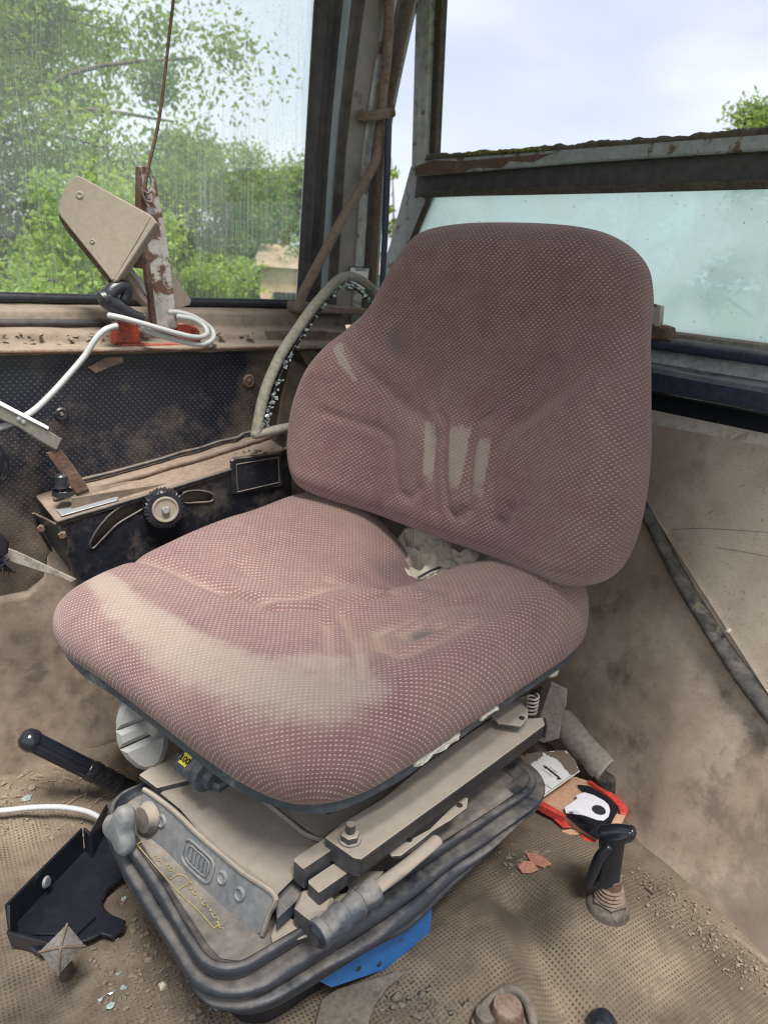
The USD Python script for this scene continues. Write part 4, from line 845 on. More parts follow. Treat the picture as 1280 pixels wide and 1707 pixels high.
CE('foot_plate', slab(fl, .005, .001, toward=(0, 0, 1)), 'cover_dust', 30); CE('plate_hole', lathe([(.0001, .0), (.0062, .0), (.0068, .0006)], onz(571, 1483, .1728), (0, 0, 1), 16), 'ink', 30)
CE('side_flap', slab([onz(a, b, .166) for a, b in ((465, 1518), (520, 1552), (512, 1562), (455, 1578), (452, 1560))], .003, .0008, toward=(0, 0, 1)), 'dusted_steel', 30)
# rear bracket plate
bp_ = [onx_(a, b) for a, b in ()] if False else None
brq = [onz(a, b, .262) for a, b in ((815, 1190), (838, 1178), (872, 1160), (880, 1160), (880, 1196), (868, 1210), (830, 1205))]
CE('rear_bracket', slab(brq, .004, .001), 'cover_dust', 30); CE('plate_hole', lathe([(.0001, .0), (.0035, .0), (.004, .0006)], onz(870, 1197, .2635), (0, 0, 1), 14), 'ink', 30)
sp0 = onz(884, 1190, .25); tt = np.linspace(0, 5*2*math.pi, 60); spq = sp0+np.c_[.008*np.cos(tt), .008*np.sin(tt), tt/(10*math.pi)*.03]; CE('spring', tube(spq, .0016, 6, 0), 'cover_dust', 30)
CE('rear_block', slab([onz(a, b, .262) for a, b in ((884, 1150), (905, 1140), (904, 1168), (892, 1180), (884, 1178))], .02, .003), 'black_plastic', 30)
# slide latch strip beside the rail
zz_ = .214
lt = [onz(a, b, zz_) for a, b in ((648, 1420), (664, 1408), (690, 1396), (716, 1382), (738, 1360), (770, 1328), (780, 1330), (778, 1346), (752, 1366), (722, 1384), (700, 1402), (668, 1426), (652, 1427))]
lp_ = CE('latch_strip', slab(lt, .004, .001, toward=(0, 0, 1)), 'dusted_steel', 30)
for a, b, r_ in ((682, 1401, .0032), (766, 1343, .0035)): CE('strip_hole', lathe([(.0001, .0), (r_, .0), (r_*1.1, .0006)], onz(a, b, zz_+.0008), (0, 0, 1), 14), 'ink', 30, parent=lp_)
# slide lever with ribbed grip
lv = [onz(a, b, z_) for a, b, z_ in ((618, 1488, .200), (660, 1458, .201), (690, 1434, .202), (728, 1402, .205))]
CE('lever_arm', tube(lv, [.0085, .0085, .008, .008], 10, 4, flat=.8), 'dusted_steel', 30)
g0, g1 = onz(527, 1562, .192), onz(628, 1482, .199); dgr = g1-g0; Lg = np.linalg.norm(dgr)
gp = [(.0001, 0), (.010, .0), (.0145, .002), (.0155, .006), (.0150, .012), (.0125, .014), (.0125, .018), (.0135, .030), (.0150, .040), (.0150, .045), (.0125, .047), (.0122, .052), (.0145, .066), (.0148, .070), (.0122, .073), (.0125, .080), (.0145, .094), (.0140, .100), (.009, .103), (.0001, .104)]
gp = [(r_*1.05, h_/.104*Lg) for r_, h_ in gp]; lg = CE('lever_grip', lathe(gp, g0, dgr, 24), 'blue_black_plastic', 30, label='ribbed dusty rubber grip of the slide lever')
CE('grip_cap', lathe([(.0001, .0022), (.0095, .0022), (.0115, .0008), (.013, -.001)], g0-unit(dgr)*.0016, -dgr, 24), 'gloss_black', 30, parent=lg)
# weight dial with yellow window under the front left edge
dA_, dB_ = onz(308, 1266, .258), onz(370, 1312, .258); dd = unit(dB_-dA_)
wd = CE('weight_dial', lathe([(.0001, 0), (.014, .001), (.017, .004), (.0175, .030), (.016, .032), (.016, .036), (.0195, .038), (.0195, .046), (.012, .048), (.011, .058), (.0001, .059)], dA_, dd, 26), 'blue_black_plastic', 30, label='dark weight dial with a small yellow window')
wn = unit(CAM-dA_); wn = unit(wn-dd*(wn@dd)); wy = np.cross(wn, dd); wy = wy if wy[2] > 0 else -wy
wc = dA_+dd*.016+wn*.0178
CE('dial_window', slab([wc+dd*a+wy*b for a, b in ((-.007, -.007), (.007, -.007), (.007, .007), (-.007, .007))], .001, .0003, toward=wn), 'yellow_label', 30, parent=wd)
tm = meshkit.text_mesh('100', .0066, .0006, True); tm.apply_translation([-tm.bounds.mean(0)[0], -tm.bounds.mean(0)[1], 0]); tm.apply_transform(frame(wc+wn*.0002, np.cross(wy, wn), wy)); CE('dial_number', tm, 'ink', False, parent=wd)
CE('dial_bracket', slab([onz(a, b, .258) for a, b in ((345, 1288), (378, 1270), (394, 1286), (386, 1298), (366, 1312), (350, 1306))], .012, .003), 'blue_black_plastic', 30, parent=wd)
# armrest/seat pan support under the left front corner
CE('pan_support', slab([onz(a, b, .285) for a, b in ((190, 1128), (232, 1140), (246, 1165), (218, 1175), (200, 1165))], .02, .003), 'blue_grey_plastic', 30)
CE('side_bracket', slab([onz(a, b, .215) for a, b in ((232, 1290), (272, 1262), (300, 1252), (312, 1300), (262, 1312))], .01, .002), 'dusted_steel', 30)
# grey tilt knob (split into three plates) on a stem
kc0 = onz(238, 1220, .262); kn_n = unit(np.array([CAM[0]-kc0[0], CAM[1]-kc0[1], .25])); 
def kp(px, py, o=0.0): return onp(px, py, kc0+kn_n*o, kn_n)
def domed(pts, th, name, lab=None):
    P = np.array([kp(a, b) for a, b in pts]); C = P.mean(0)
    m_ = slab([p for p in P], th, .006); CE(name, m_, 'grey_plastic', 30, label=lab)
domed([(207, 1171), (219, 1158), (232, 1153), (247, 1155), (262, 1168), (275, 1187), (246, 1200), (194, 1220), (193, 1205), (198, 1187)], .03, 'tilt_knob', 'grey plastic knob in three segments')
domed([(193, 1222), (246, 1201), (256, 1199), (261, 1210), (260, 1223), (199, 1251), (195, 1240)], .036, 'tilt_knob')
domed([(200, 1253), (260, 1226), (281, 1222), (280, 1248), (272, 1272), (258, 1284), (240, 1287), (226, 1282), (210, 1268)], .03, 'tilt_knob')
CE('knob_stem', tube([kp(255, 1212, .002), kp(300, 1196, -.02), kp(350, 1170, -.05)], .0125, 16, 3), 'grey_plastic', 30)
# blue stand
bl = [(.395, .517, .115), (.545, .517, .115), (.545, .517, .012), (.395, .517, .012)]
BY = .505
bq = [ony(a, b, BY) for a, b in ((530, 1636), (722, 1505), (717, 1560), (707, 1604), (630, 1622), (553, 1648))]
CE('stand_plate', slab(bq, .006, .0012, toward=(0, -1, 0)), 'blue_paint', 30, label='bright blue painted plate of the seat stand')
for a, b in ((598, 1615), (632, 1608)): CE('stand_bolt', lathe([(.0001, .001), (.003, .001), (.0035, 0)], ony(a, b, BY-.0005), (0, -1, 0), 12), 'ink', 30)

# ------------------------------------------------------------------ things on the floor to the right
def fz(px, py, dz=0.0):
    z_ = 0.0
    for _ in range(12):
        p = onz(px, py, z_); z_ = float(floor_h(np.array([[p[0]]]), np.array([[p[1]]]))[0, 0])
    return onz(px, py, z_)+np.array([0, 0, dz])
# black pull handle
HB = fz(1012, 1512); t = Thing('pull_handle', 'glossy black pull handle on a threaded collar rising from the floor mat', 'handle', HB)
up = np.array([0, 0, 1.])
t.part('base_flange', lathe([(.0001, .014), (.022, .013), (.026, .008), (.029, .004), (.033, -.012)], HB, up, 26), 'grime_dark'); t.part('base_nut', bolt(HB+up*.006, up, .024, .013), 'grime_dark', 20)
tipz = ups(1004, 1478, HB)
t.part('threaded_collar', lathe([(.020, .018), (.021, .020), (.018, .022), (.0195, .025), (.0165, .027), (.018, .030), (.015, .032), (.0165, .035), (.013, .037), (.012, .05), (.0001, .051)], HB, up, 22), 'rust', 20)
ch = [ups(a, b, HB) for a, b in ((1006, 1462), (1012, 1440), (1022, 1412), (1028, 1390))]
bdm = [ups(a, b, HB) for a, b in ((998, 1392), (1008, 1382), (1030, 1378), (1052, 1380), (1058, 1388), (1054, 1400), (1042, 1404), (1038, 1430), (1032, 1474), (1016, 1480), (1001, 1476), (990, 1464), (992, 1440), (1000, 1420))]
hs = slab(bdm, .026, .008); hs.apply_translation(unit(np.array([CAM[0]-HB[0], CAM[1]-HB[1], 0]))*.013)
t.part('grip', hs, 'gloss_black', 60)
fc = unit(np.array([CAM[0]-HB[0], CAM[1]-HB[1], 0]))
t.part('trigger', tube([ups(1018, 1400, HB)+fc*.015, ups(1004, 1414, HB)+fc*.017, ups(993, 1438, HB)+fc*.017, ups(984, 1462, HB)+fc*.013, ups(988, 1470, HB)+fc*.008, ups(1000, 1464, HB)+fc*.008], [.006, .0075, .0075, .0065, .006, .005], 12, 6), 'gloss_black', True)
t.part('crossbar', tube([ups(1004, 1388, HB), ups(1030, 1386, HB), ups(1054, 1389, HB)], [.009, .0095, .009], 14, 4), 'gloss_black', True)
# parts pack in torn red card
PZ = .030
def pk(px, py, dz=0): return onz(px, py, PZ+dz)
t = Thing('parts_pack', 'torn red card pack with a white label and black disc under clear wrap', 'package', pk(965, 1350))
P_ = lambda pts, dz=0: [pk(a, b, dz) for a, b in pts]
t.part('tray', slab(P_([(884, 1322), (905, 1298), (960, 1295), (984, 1303), (1018, 1322), (1040, 1340), (1044, 1356), (1030, 1378), (1006, 1400), (968, 1380), (938, 1358), (910, 1340)], -.004), .014, .001, toward=up), 'cardboard', 30)
t.part('red_edge', slab(P_([(881, 1321), (912, 1339), (942, 1357), (940, 1362), (906, 1345), (879, 1327)], .0), .014, .001, toward=up), 'red_card', 30)
t.part('red_edge', slab(P_([(980, 1301), (986, 1301), (1020, 1321), (1040, 1336), (1047, 1350), (1044, 1357), (1034, 1356), (1030, 1343), (1012, 1325)], .004), .012, .001, toward=up), 'red_card', 30)
t.part('end_flap', slab(P_([(1018, 1374), (1027, 1357), (1043, 1359), (1033, 1378)], .0065), .003, .0005, toward=up), 'cardboard', 30)
t.part('torn_flap', slab(P_([(911, 1349), (938, 1363), (952, 1379), (938, 1379), (924, 1366)], -.012), .003, .0005, toward=up), 'red_card', 30)
t.part('torn_flap', slab(P_([(936, 1385), (950, 1382), (962, 1384), (967, 1391), (950, 1391)], -.014), .003, .0005, toward=up), 'cardboard', 30)
t.part('torn_flap', slab(P_([(966, 1390), (1000, 1404), (994, 1412), (972, 1398)], -.012), .003, .0005, toward=up), 'red_card', 30)
t.part('body', slab(P_([(963, 1307), (982, 1309), (1018, 1331), (1030, 1346), (1027, 1366), (1008, 1381), (997, 1396), (969, 1378), (945, 1357), (956, 1340), (966, 1326), (974, 1318)], .004), .008, .002, toward=up), 'gloss_black', 40)
lb = t.part('label_card', slab(P_([(941, 1346), (952, 1339), (962, 1331), (960, 1326), (974, 1321), (990, 1326), (1007, 1335), (1014, 1342), (1017, 1351), (1014, 1362), (1006, 1368), (996, 1367), (973, 1359), (943, 1355)], .0052), .001, .0002, toward=up), 'label_white', 30)
t.part('disc', lathe([(.0001, .0012), (.0105, .0012), (.011, 0)], pk(998, 1351, .0055), up, 28), 'ink', 30, parent=lb)
t.part('wrap', sheet(lambda u, v: lerp(lerp(pk(945, 1354, .004), pk(985, 1392, .002), u), lerp(pk(958, 1352, .011), pk(994, 1376, .012), u), v)+np.array([0, 0, .003*meshkit.noise([u*8, v*4, 0], 1)]), 18, 8, .0005, up), 'clear_wrap', True)
# paper card with arrow
NZ = .046
def nc(px, py, dz=0): 
    return onz(px, py, NZ+.012*(px-858)/110+dz)
t = Thing('paper_card', 'dirt-smeared white paper card printed with a double arrow', 'card', nc(915, 1290))
t.part('sheet', slab([nc(a, b) for a, b in ((858, 1297), (866, 1276), (868, 1268), (886, 1258), (920, 1252), (944, 1252), (958, 1268), (966, 1286), (902, 1331))], .0012, .0004, toward=up), 'paper', 30)
def smear(pts, seed):
    q = resample(spline([np.array([*p_, 0.0]) for p_ in pts], 4, True), 60, True); r_ = np.random.default_rng(seed); q[:, :2] += r_.normal(0, 1.0, (60, 2)); return slab([nc(a, b, .0009) for a, b, _ in q], .0008, .0002, toward=up)
t.part('dirt_smear', smear([(868, 1262), (888, 1255), (905, 1254), (898, 1266), (886, 1272), (880, 1284), (866, 1282)], 3), 'soil', 30)
t.part('dirt_smear', smear([(905, 1254), (942, 1253), (957, 1268), (964, 1284), (952, 1290), (938, 1276), (926, 1264)], 4), 'soil', 30)
t.part('dirt_smear', smear([(884, 1296), (893, 1298), (897, 1306), (888, 1310), (882, 1304)], 5), 'soil', 30)
t.part('arrow_shaft', slab([nc(a, b, .0014) for a, b in ((908, 1279), (910, 1277.5), (932.5, 1295), (931, 1297))], .0005, .0001, toward=up), 'ink', 30)
t.part('arrow_head', slab([nc(a, b, .0014) for a, b in ((905, 1275.5), (912.5, 1278.5), (909, 1282))], .0005, .0001, toward=up), 'ink', 30)
t.part('arrow_head', slab([nc(a, b, .0014) for a, b in ((936, 1299), (930, 1294), (928.5, 1299.5))], .0005, .0001, toward=up), 'ink', 30)
ax_ = unit(nc(932, 1295)-nc(908, 1278)); 
ux_, uy_ = np.array([24., 17.])/29.4, np.array([-17., 24.])/29.4      # the print is too small to read: worn strokes in two short lines either side of the arrow
for sx, sy, n_ in ((904, 1282.5, 13), (917, 1279.5, 9)):
    for k_ in range(n_):
        o_ = np.array([sx, sy])+ux_*k_*1.75; h_ = rng.uniform(.8, 2.0)
        t.part('small_print', tube([nc(*(o_-uy_*h_*.5), .0016), nc(*(o_+uy_*h_*.5+ux_*rng.uniform(-.4, .6)), .0016)], .00035, 5, 0), 'grey_ink', False)
for L in ([(893, 1298), (919, 1315)], [(859, 1298.5), (900, 1327)], [(903, 1328), (962, 1287)]): t.part('ruled_line', tube([nc(a, b, .0012) for a, b in L], .0004, 5, 0), 'grey_ink', False)
t = Thing('insulation_sheet', 'limp grey insulation sheet hanging behind the seat base', 'insulation', onz(925, 1250, .03))
t.part('sheet', slab([ups(a, b, onz(930, 1290, .0)) for a, b in ((918, 1138), (945, 1150), (944, 1176), (936, 1196), (932, 1232), (905, 1240), (884, 1228), (900, 1190))], .006, .002), 'grey_sheet', 30)
R0, R1 = onz(938, 1205, .06), onz(1018, 1295, .045)
def roll(u, v):
    a = math.radians(-20+230*v); c = lerp(R0, R1, u); d = unit(R1-R0); s_ = unit(np.cross(d, up)); return c+s_*.026*math.cos(a)*(1+.1*u)+up*(.026*math.sin(a))+.006*(meshkit.noise([u*6, v*4, 2.], 5)-.5)
single('mat_roll', sheet(roll, 30, 26, .004, (0, 0, 1)), 'grey_sheet', 'rolled-up edge of grey mat between seat base and beige panel', 'mat', smooth=True)
single('shade_lump', [rock(onz(1022, 1300, .03), .026, 5, .7, 3), rock(onz(1040, 1330, .02), .02, 6, .6, 3), rock(onz(1000, 1292, .02), .02, 9, .6, 3)], 'gaiter', 'dark lump standing for the shade at the open end of the rolled mat', 'debris', smooth=True) if False else None
dusty('cavity_dark', (.02, .017, .014), (.16, .125, .09), up=.5, bias=-.2, contrast=2.2, rough=.95, scale=70, bump=1.0)
single('cavity_shade', [rock(onz(1020, 1302, .035), .030, 5, .7, 3), rock(onz(1042, 1334, .02), .022, 6, .6, 3), rock(onz(998, 1290, .03), .022, 9, .6, 3)], 'cavity_dark', 'dark lumps standing for the shade inside the open end of the rolled mat', 'padding', smooth=True)  # dark lumps put in for the shade of the roll cavity
single('torn_foam', [rock(onz(914, 1112, .285), .017, 3, .9, 3), rock(onz(926, 1100, .285), .012, 4, .9, 3)], 'white_foam', 'torn white foam lump hanging under the rear corner of the seat cushion', 'foam', smooth=True)
for k_, (pts_, lab) in enumerate((([(876, 1428), (890, 1430), (905, 1438), (919, 1447), (905, 1449), (890, 1444), (880, 1436)], 'reddish dry leaf on the mat, the one nearer the paper pack'), ([(862, 1450), (872, 1444), (885, 1445), (897, 1456), (884, 1459), (870, 1458)], 'reddish dry leaf on the mat, the one nearer the seat bellows'))):
    P = np.array([fz(a, b, .006) for a, b in pts_]); P[:, 2] += .004*np.sin(np.arange(len(P))); single('dry_leaf', slab(P, .0012, .0003, toward=up), 'leaf_red', lab, 'leaf', group='dry leaves on the mat')
clod = []
for i in range(60): a, b = rng.normal(870, 26), rng.normal(1432, 10); clod.append(chunk(fz(a, b, .001), rng.uniform(.002, .006), 300+i, .4))
for i in range(120): a, b = rng.normal(1030, 50), rng.normal(1265, 60); clod.append(chunk(on_fender(a, b, .002) if False else fz(min(a, 1075), max(b, 1300), .002), rng.gamma(2, .0009)+.0008, 500+i, .6))
for i in range(330): u = rng.uniform(0, 1); clod.append(chunk(fz(1080+210*u+rng.normal(0, 22)-10, 1460+185*u+rng.normal(0, 14), .002), rng.gamma(2, .0007)+.0007, 700+i, .6))
single('dirt_crumbs', clod, 'soil', 'loose dirt crumbs along the foot of the beige panel', 'dirt', kind='stuff', smooth=20)
# hinge bracket and strap at the bottom edge
HBk = fz(845, 1690); t = Thing('floor_bracket', 'dirty rounded metal bracket bolted to the floor at the bottom edge', 'bracket', HBk)
t.part('ring', tube([fz(790, 1712, .004), fz(812, 1684, .012), fz(845, 1668, .016), fz(872, 1678, .013), fz(886, 1704, .006), fz(890, 1730, .002)], [.006, .0065, .007, .007, .0065, .006], 12, 5), 'grime_dark', True)
t.part('boss', lathe([(.0001, .026), (.016, .025), (.019, .020), (.020, -.01)], fz(842, 1702), up, 22), 'rust'); t.part('boss', lathe([(.0001, .018), (.012, .017), (.014, .012), (.015, -.01)], fz(808, 1706), up, 20), 'grime_dark')
single('floor_cap', lathe([(.0001, .02), (.010, .018), (.016, .010), (.016, -.02)], fz(1003, 1712), up, 24), 'gloss_black', 'black round cap just cut by the bottom edge of the picture', 'button')  # small round black thing, modelled as a plain cap
single('floor_strap', slab([onz(a, b, .012) for a, b in ((520, 1730), (536, 1665), (560, 1648), (640, 1624), (692, 1612), (672, 1624), (646, 1646), (624, 1676), (606, 1730))], .006, .002, toward=up), 'grime_dark', 'curved beige sheet-metal strap below the blue stand plate', 'strap', smooth=True)  # beige metal painted dark for the shadow it lies in
single('mud_clods', [chunk(fz(rng.normal(690, 45), rng.normal(1680, 22), .0), rng.gamma(2.0, .0013)+.001, 60+i, .5) for i in range(110)], 'grime_dark', 'dark lumps of mud on the mat below the blue stand plate', 'mud', kind='stuff', smooth=True)
# ------------------------------------------------------------------ window sill things
YB = 1.325
def wb(px, py, d=0.0): return ony(px, py, YB+d)
t = Thing('red_bracket', 'red flaking metal bracket on the dusty window sill', 'bracket', wb(262, 570))
t.part('lug', slab([wb(a, b, -.012) for a, b in ((193, 540), (200, 536), (228, 540), (234, 552), (236, 573), (192, 573))], .026, .003), 'red_paint'); t.part('lug', slab([wb(a, b, -.005) for a, b in ((298, 542), (312, 540), (328, 544), (334, 552), (336, 570), (298, 570))], .03, .003), 'red_paint')
t.part('foot', box(wb(263, 573, .005)+np.array([0, 0, .001]), (.155, .05, .005), 0, .001), 'red_paint')
t = Thing('rusty_upright', 'rusty flat grey bar standing upright from the red bracket', 'bar', wb(275, 545))
hole = [wb(249+4*math.cos(a), 306+10*math.sin(a)) for a in np.linspace(0, 2*math.pi, 16, endpoint=False)]
t.part('bar', slab([wb(a, b) for a, b in ((231, 277), (240, 275), (251, 279), (256, 290), (261, 305), (267, 335), (272, 362), (278, 390), (283, 430), (290, 490), (297, 546), (276, 552), (256, 540), (248, 470), (242, 420), (238, 400), (236, 370), (231, 345))], .006, .0012, [hole]), 'rusty_grey')
t.part('flange', slab([wb(a, b, -.003) for a, b in ((231, 277), (235, 278), (242, 350), (247, 410), (262, 540), (254, 540), (244, 460), (237, 400), (230, 345))], .014, .001), 'rust')
single('hook_wire', tube([wb(a, b, -.012) for a, b in ((236, 313), (239, 326), (243, 334), (252, 336), (256, 328), (253, 318), (246, 322), (240, 318))], .0022, 8, 5), 'brown_pipe', 'small bent wire hook looped through the rusty upright', 'hook', smooth=True)
ant = [(293, -60), (289, 0), (283, 50), (277, 105), (270, 165), (262, 215), (254, 250), (247, 280), (241, 315), (239, 330)]
t = Thing('wiper_rod', 'thin dark rod rising from the rusty upright across the window', 'rod', wb(247, 280))
t.part('rod', tube([ony(a, b, YB-.006) for a, b in ant], [.0028]*4+[.003]*3+[.0032, .0034, .0034], 8, 5), 'rust', True)
# dusty plate housing
pn = unit(np.array([-.55, -.80, .18])); pc = wb(180, 400, -.03)
def pp(px, py, o=0.0): return onp(px, py, pc+pn*o, pn)
t = Thing('dusty_plate', 'dusty beige plate tilted against the window beside the rusty upright', 'plate', pp(180, 400))
t.part('plate', slab([pp(a, b) for a, b in ((98, 340), (108, 312), (120, 296), (127, 291), (136, 294), (250, 357), (254, 361), (192, 466), (186, 468), (176, 455), (100, 360), (96, 350))], .007, .002), 'dusty_plate')
t.part('folded_edge', slab([pp(a, b, .004) for a, b in ((253, 359), (261, 371), (238, 405), (196, 468), (188, 470), (192, 462), (232, 398))], .03, .002), 'dusty_plate')
t.part('underside', slab([pp(a, b, -.01) for a, b in ((98, 352), (120, 380), (186, 464), (180, 470), (110, 384), (98, 362))], .018, .001), 'rust')
for a, b, r in ((133, 325, .0045), (154, 402, .003)): t.part('screw', lathe([(.0001, .0005), (r*.4, .0008), (r*.9, .002), (r, .0018), (r*1.6, 0)], pp(a, b, .0003), pn, 16), 'dusty_plate')
t = Thing('socket_box', 'split beige plastic socket box hanging under the dusty plate', 'socket', wb(230, 480, .0))
t.part('shell', slab([wb(a, b, -.028) for a, b in ((207, 452), (217, 442), (226, 452), (238, 475), (247, 500), (247, 512), (232, 498), (214, 470))], .03, .003), 'dusty_plate')
t.part('shell', slab([wb(a, b, -.035) for a, b in ((222, 430), (232, 420), (248, 434), (240, 448), (228, 446))], .03, .003), 'rust'); t.part('liner', slab([wb(a, b, -.032) for a, b in ((214, 452), (219, 446), (240, 470), (246, 492), (240, 488), (228, 468))], .02, .002), 'grey_plastic')
single('backing_plate', slab([wb(a, b, .012) for a, b in ((284, 446), (292, 462), (319, 500), (317, 508), (296, 514), (288, 512))], .004, .001), 'dusty_plate', 'small dusty beige plate showing behind the foot of the rusty upright', 'plate')
t = Thing('black_plug', 'black power plug with an angled boot lying on the sill', 'plug', wb(200, 510, -.03))
t.part('body', tube([wb(a, b, -.040) for a, b in ((176, 498), (190, 508), (206, 518), (222, 526), (236, 530))], [.0145, .0145, .0125, .0105, .009], 16, 4), 'black_plastic', True)
t.part('boot', tube([wb(a, b, -.040) for a, b in ((180, 503), (184, 488), (196, 478), (208, 478), (211, 490), (206, 500))], [.012, .0125, .012, .011, .010, .008], 14, 5), 'black_plastic', True); t.part('cap', lathe([(.0001, .006), (.013, .005), (.0165, .001), (.0165, -.006), (.012, -.010)], wb(172, 500, -.04), wb(166, 504, -.04)-wb(180, 496, -.04), 18), 'black_plastic')
cb_ = [(238, 526, -.03), (236, 538, -.045), (250, 553, -.052), (297, 567, -.056), (333, 574, -.056), (354, 566, -.05), (353, 549, -.03), (327, 530, -.018), (300, 521, -.012), (282, 520, -.012)]
t = Thing('white_cable', 'pale grey cable coiled on the sill and hanging down over the vinyl panel', 'cable', wb(200, 540, -.05))
t.part('coil', tube([wb(*q) for q in cb_], .0047, 12, 8), 'white_cable', True)
cb2 = [(181, 525, -.05), (205, 530, -.056), (234, 538, -.06), (297, 556, -.062), (330, 562, -.06), (345, 556, -.045), (340, 543, -.03), (322, 532, -.02), (296, 527, -.015)]
t.part('coil', tube([wb(*q) for q in cb2], .0047, 12, 8), 'white_cable', True)
cb3 = [(181, 525, -.05), (176, 527, -.048), (184, 532, -.052), (206, 540, -.058), (194, 543, -.062), (176, 549, -.066), (160, 564, -.066), (142, 592, -.063), (115, 624, -.063), (86, 656, -.066), (56, 684, -.07), (22, 704, -.074), (-10, 716, -.078), (-60, 735, -.082)]
t.part('tail', tube([wb(*q) for q in cb3[4:]], .0050, 12, 8), 'white_cable', True)

# ------------------------------------------------------------------ lever console
YC = 1.18
def cn(px, py, d=0.0): return ony(px, py, YC+d)
t = Thing('lever_console', 'black steel lever console with an arched slot beside the seat', 'console', cn(275, 900))
slot = [(150, 908), (162, 884), (186, 856), (214, 838), (236, 830), (240, 846), (222, 858), (196, 874), (172, 898), (156, 914)]
slot2 = [(306, 822), (330, 818), (350, 822), (356, 828), (352, 836), (330, 838), (306, 838)]
fo = [(98, 872), (300, 812), (440, 768), (478, 752), (486, 770), (488, 860), (478, 900), (300, 960), (200, 1000), (128, 960), (112, 920)]
face = t.part('face_plate', slab([cn(a, b) for a, b in fo], .004, .0015, [[cn(a, b) for a, b in slot], [cn(a, b) for a, b in slot2]], toward=(0, -1, 0)), 'console_black')
t.part('slot_backing', slab([cn(a, b, .02) for a, b in ((120, 830), (380, 790), (380, 890), (120, 960))], .003, .0005, toward=(0, -1, 0)), 'brown_wall')
for S in (slot, slot2): t.part('slot_rim', tube([cn(a, b, -.001) for a, b in S], .0022, 8, 4, True), 'console_black', True, parent=face)
tpf = [cn(95, 870), cn(300, 810), cn(440, 766), cn(480, 750)]
zrise = .022
def ctop(u, v):
    k = u*3; i = min(int(k), 2); a = lerp(tpf[i], tpf[i+1], k-i); return np.array([a[0], lerp(YC-.001, 1.292, v), a[2]+zrise*v*.6+.006*(meshkit.fbm(np.array([u*12, v*3, 0.]), 3, 2)-.5)*(1 if .1 < v else 0)])
t.part('top_plate', sheet(ctop, 60, 14, .006, (0, 0, 1)), 'brown_pipe', True, label='rust-brown dusty top strip of the console'); t.part('front_edge', tube([q+np.array([0, -.001, .001]) for q in tpf], .0042, 10, 4), 'console_black', True, label='bright worn front edge')
t.part('inner_ridge', tube([ctop(u, .62)+np.array([0, 0, .006]) for u in np.linspace(0.03, 1, 12)], .006, 10, 3), 'brown_pipe', True); t.part('inner_ridge', tube([ctop(u, .93)+np.array([0, 0, .008]) for u in np.linspace(.12, .98, 12)], .004, 8, 3), 'console_black', True)
t.part('scale_plate', slab([ctop(u, v)+np.array([0, 0, .004]) for u, v in ((.015, .08), (.16, .08), (.17, .16), (.15, .30), (.015, .30))], .002, .0005, toward=(0, -.5, 1)), 'bright_steel', label='small bright steel scale plate')
# end box
t.part('end_plate', slab([onx_(a, b) if False else lerp(cn(98, 872), cn(98, 872), 0)]*0 or [cn(98, 872), cn(112, 920), cn(136, 966), cn(110, 940, .06), cn(62, 880, .07), cn(54, 856, .07)], .004, .001, toward=(-1, -.3, 0)), 'console_black'); t.part('end_rim', tube([cn(98, 872), cn(112, 920), cn(136, 966)], .0032, 8, 3), 'console_black', True); t.part('end_rim', tube([cn(56, 856, .066), cn(66, 884, .066), cn(92, 926, .062), cn(120, 956, .05)], .003, 8, 3), 'console_black', True)
for a, b, d in ((104, 891, -.0005), (69, 880, .05)): t.part('bolt', bolt(cn(a, b, d), (-.3, -1, 0), .0065, .006), 'rust', 20)
# black thumb-wheel knob
kc_ = cn(270, 842, -.004); kd = unit(np.array([-.25, -1, .1]))
a_ = np.linspace(0, 2*math.pi, 128, endpoint=False); rr_ = .0335+.0012*np.sign(np.sin(32*a_))
kw = plate2(np.c_[rr_*np.cos(a_), rr_*np.sin(a_)], .028, .003); kxx = unit(np.cross([0, 0, 1], kd)); kw.apply_transform(frame(kc_+kd*.034, kxx, np.cross(kd, kxx)))
kk = t.part('knob', kw, 'gloss_black', 25, label='black ribbed hand knob'); kf = kc_+kd*.0345
t.part('knob_disc', lathe([(.0001, .0005), (.0165, .0012), (.0175, .0012), (.019, .003), (.0215, .003), (.0225, 0)], kf, kd, 28), 'dusty_plate', 30, parent=kk); t.part('knob_nut', bolt(kf+kd*.001, kd, .0072, .007), 'steel', 20, parent=kk)
t.part('socket_recess', slab([cn(a, b, -.006) for a, b in ((385, 768), (390, 763), (464, 754), (472, 757), (474, 806), (468, 812), (396, 826), (388, 824))], .008, .003), 'console_black'); t.part('recess_line', tube([cn(a, b, -.0068) for a, b in ((394, 774), (464, 762), (466, 804), (396, 820))], .0008, 6, 0, True), 'dusty_plate', parent=None)
t.part('rusty_lip', [chunk(cn(rng.uniform(392, 466), 757-(rng.uniform(0, 1))*6+(420-0)*0, -.004), rng.uniform(.003, .006), 900+i, .6) for i in range(22)], 'brown_pipe', 20, kind='stuff')
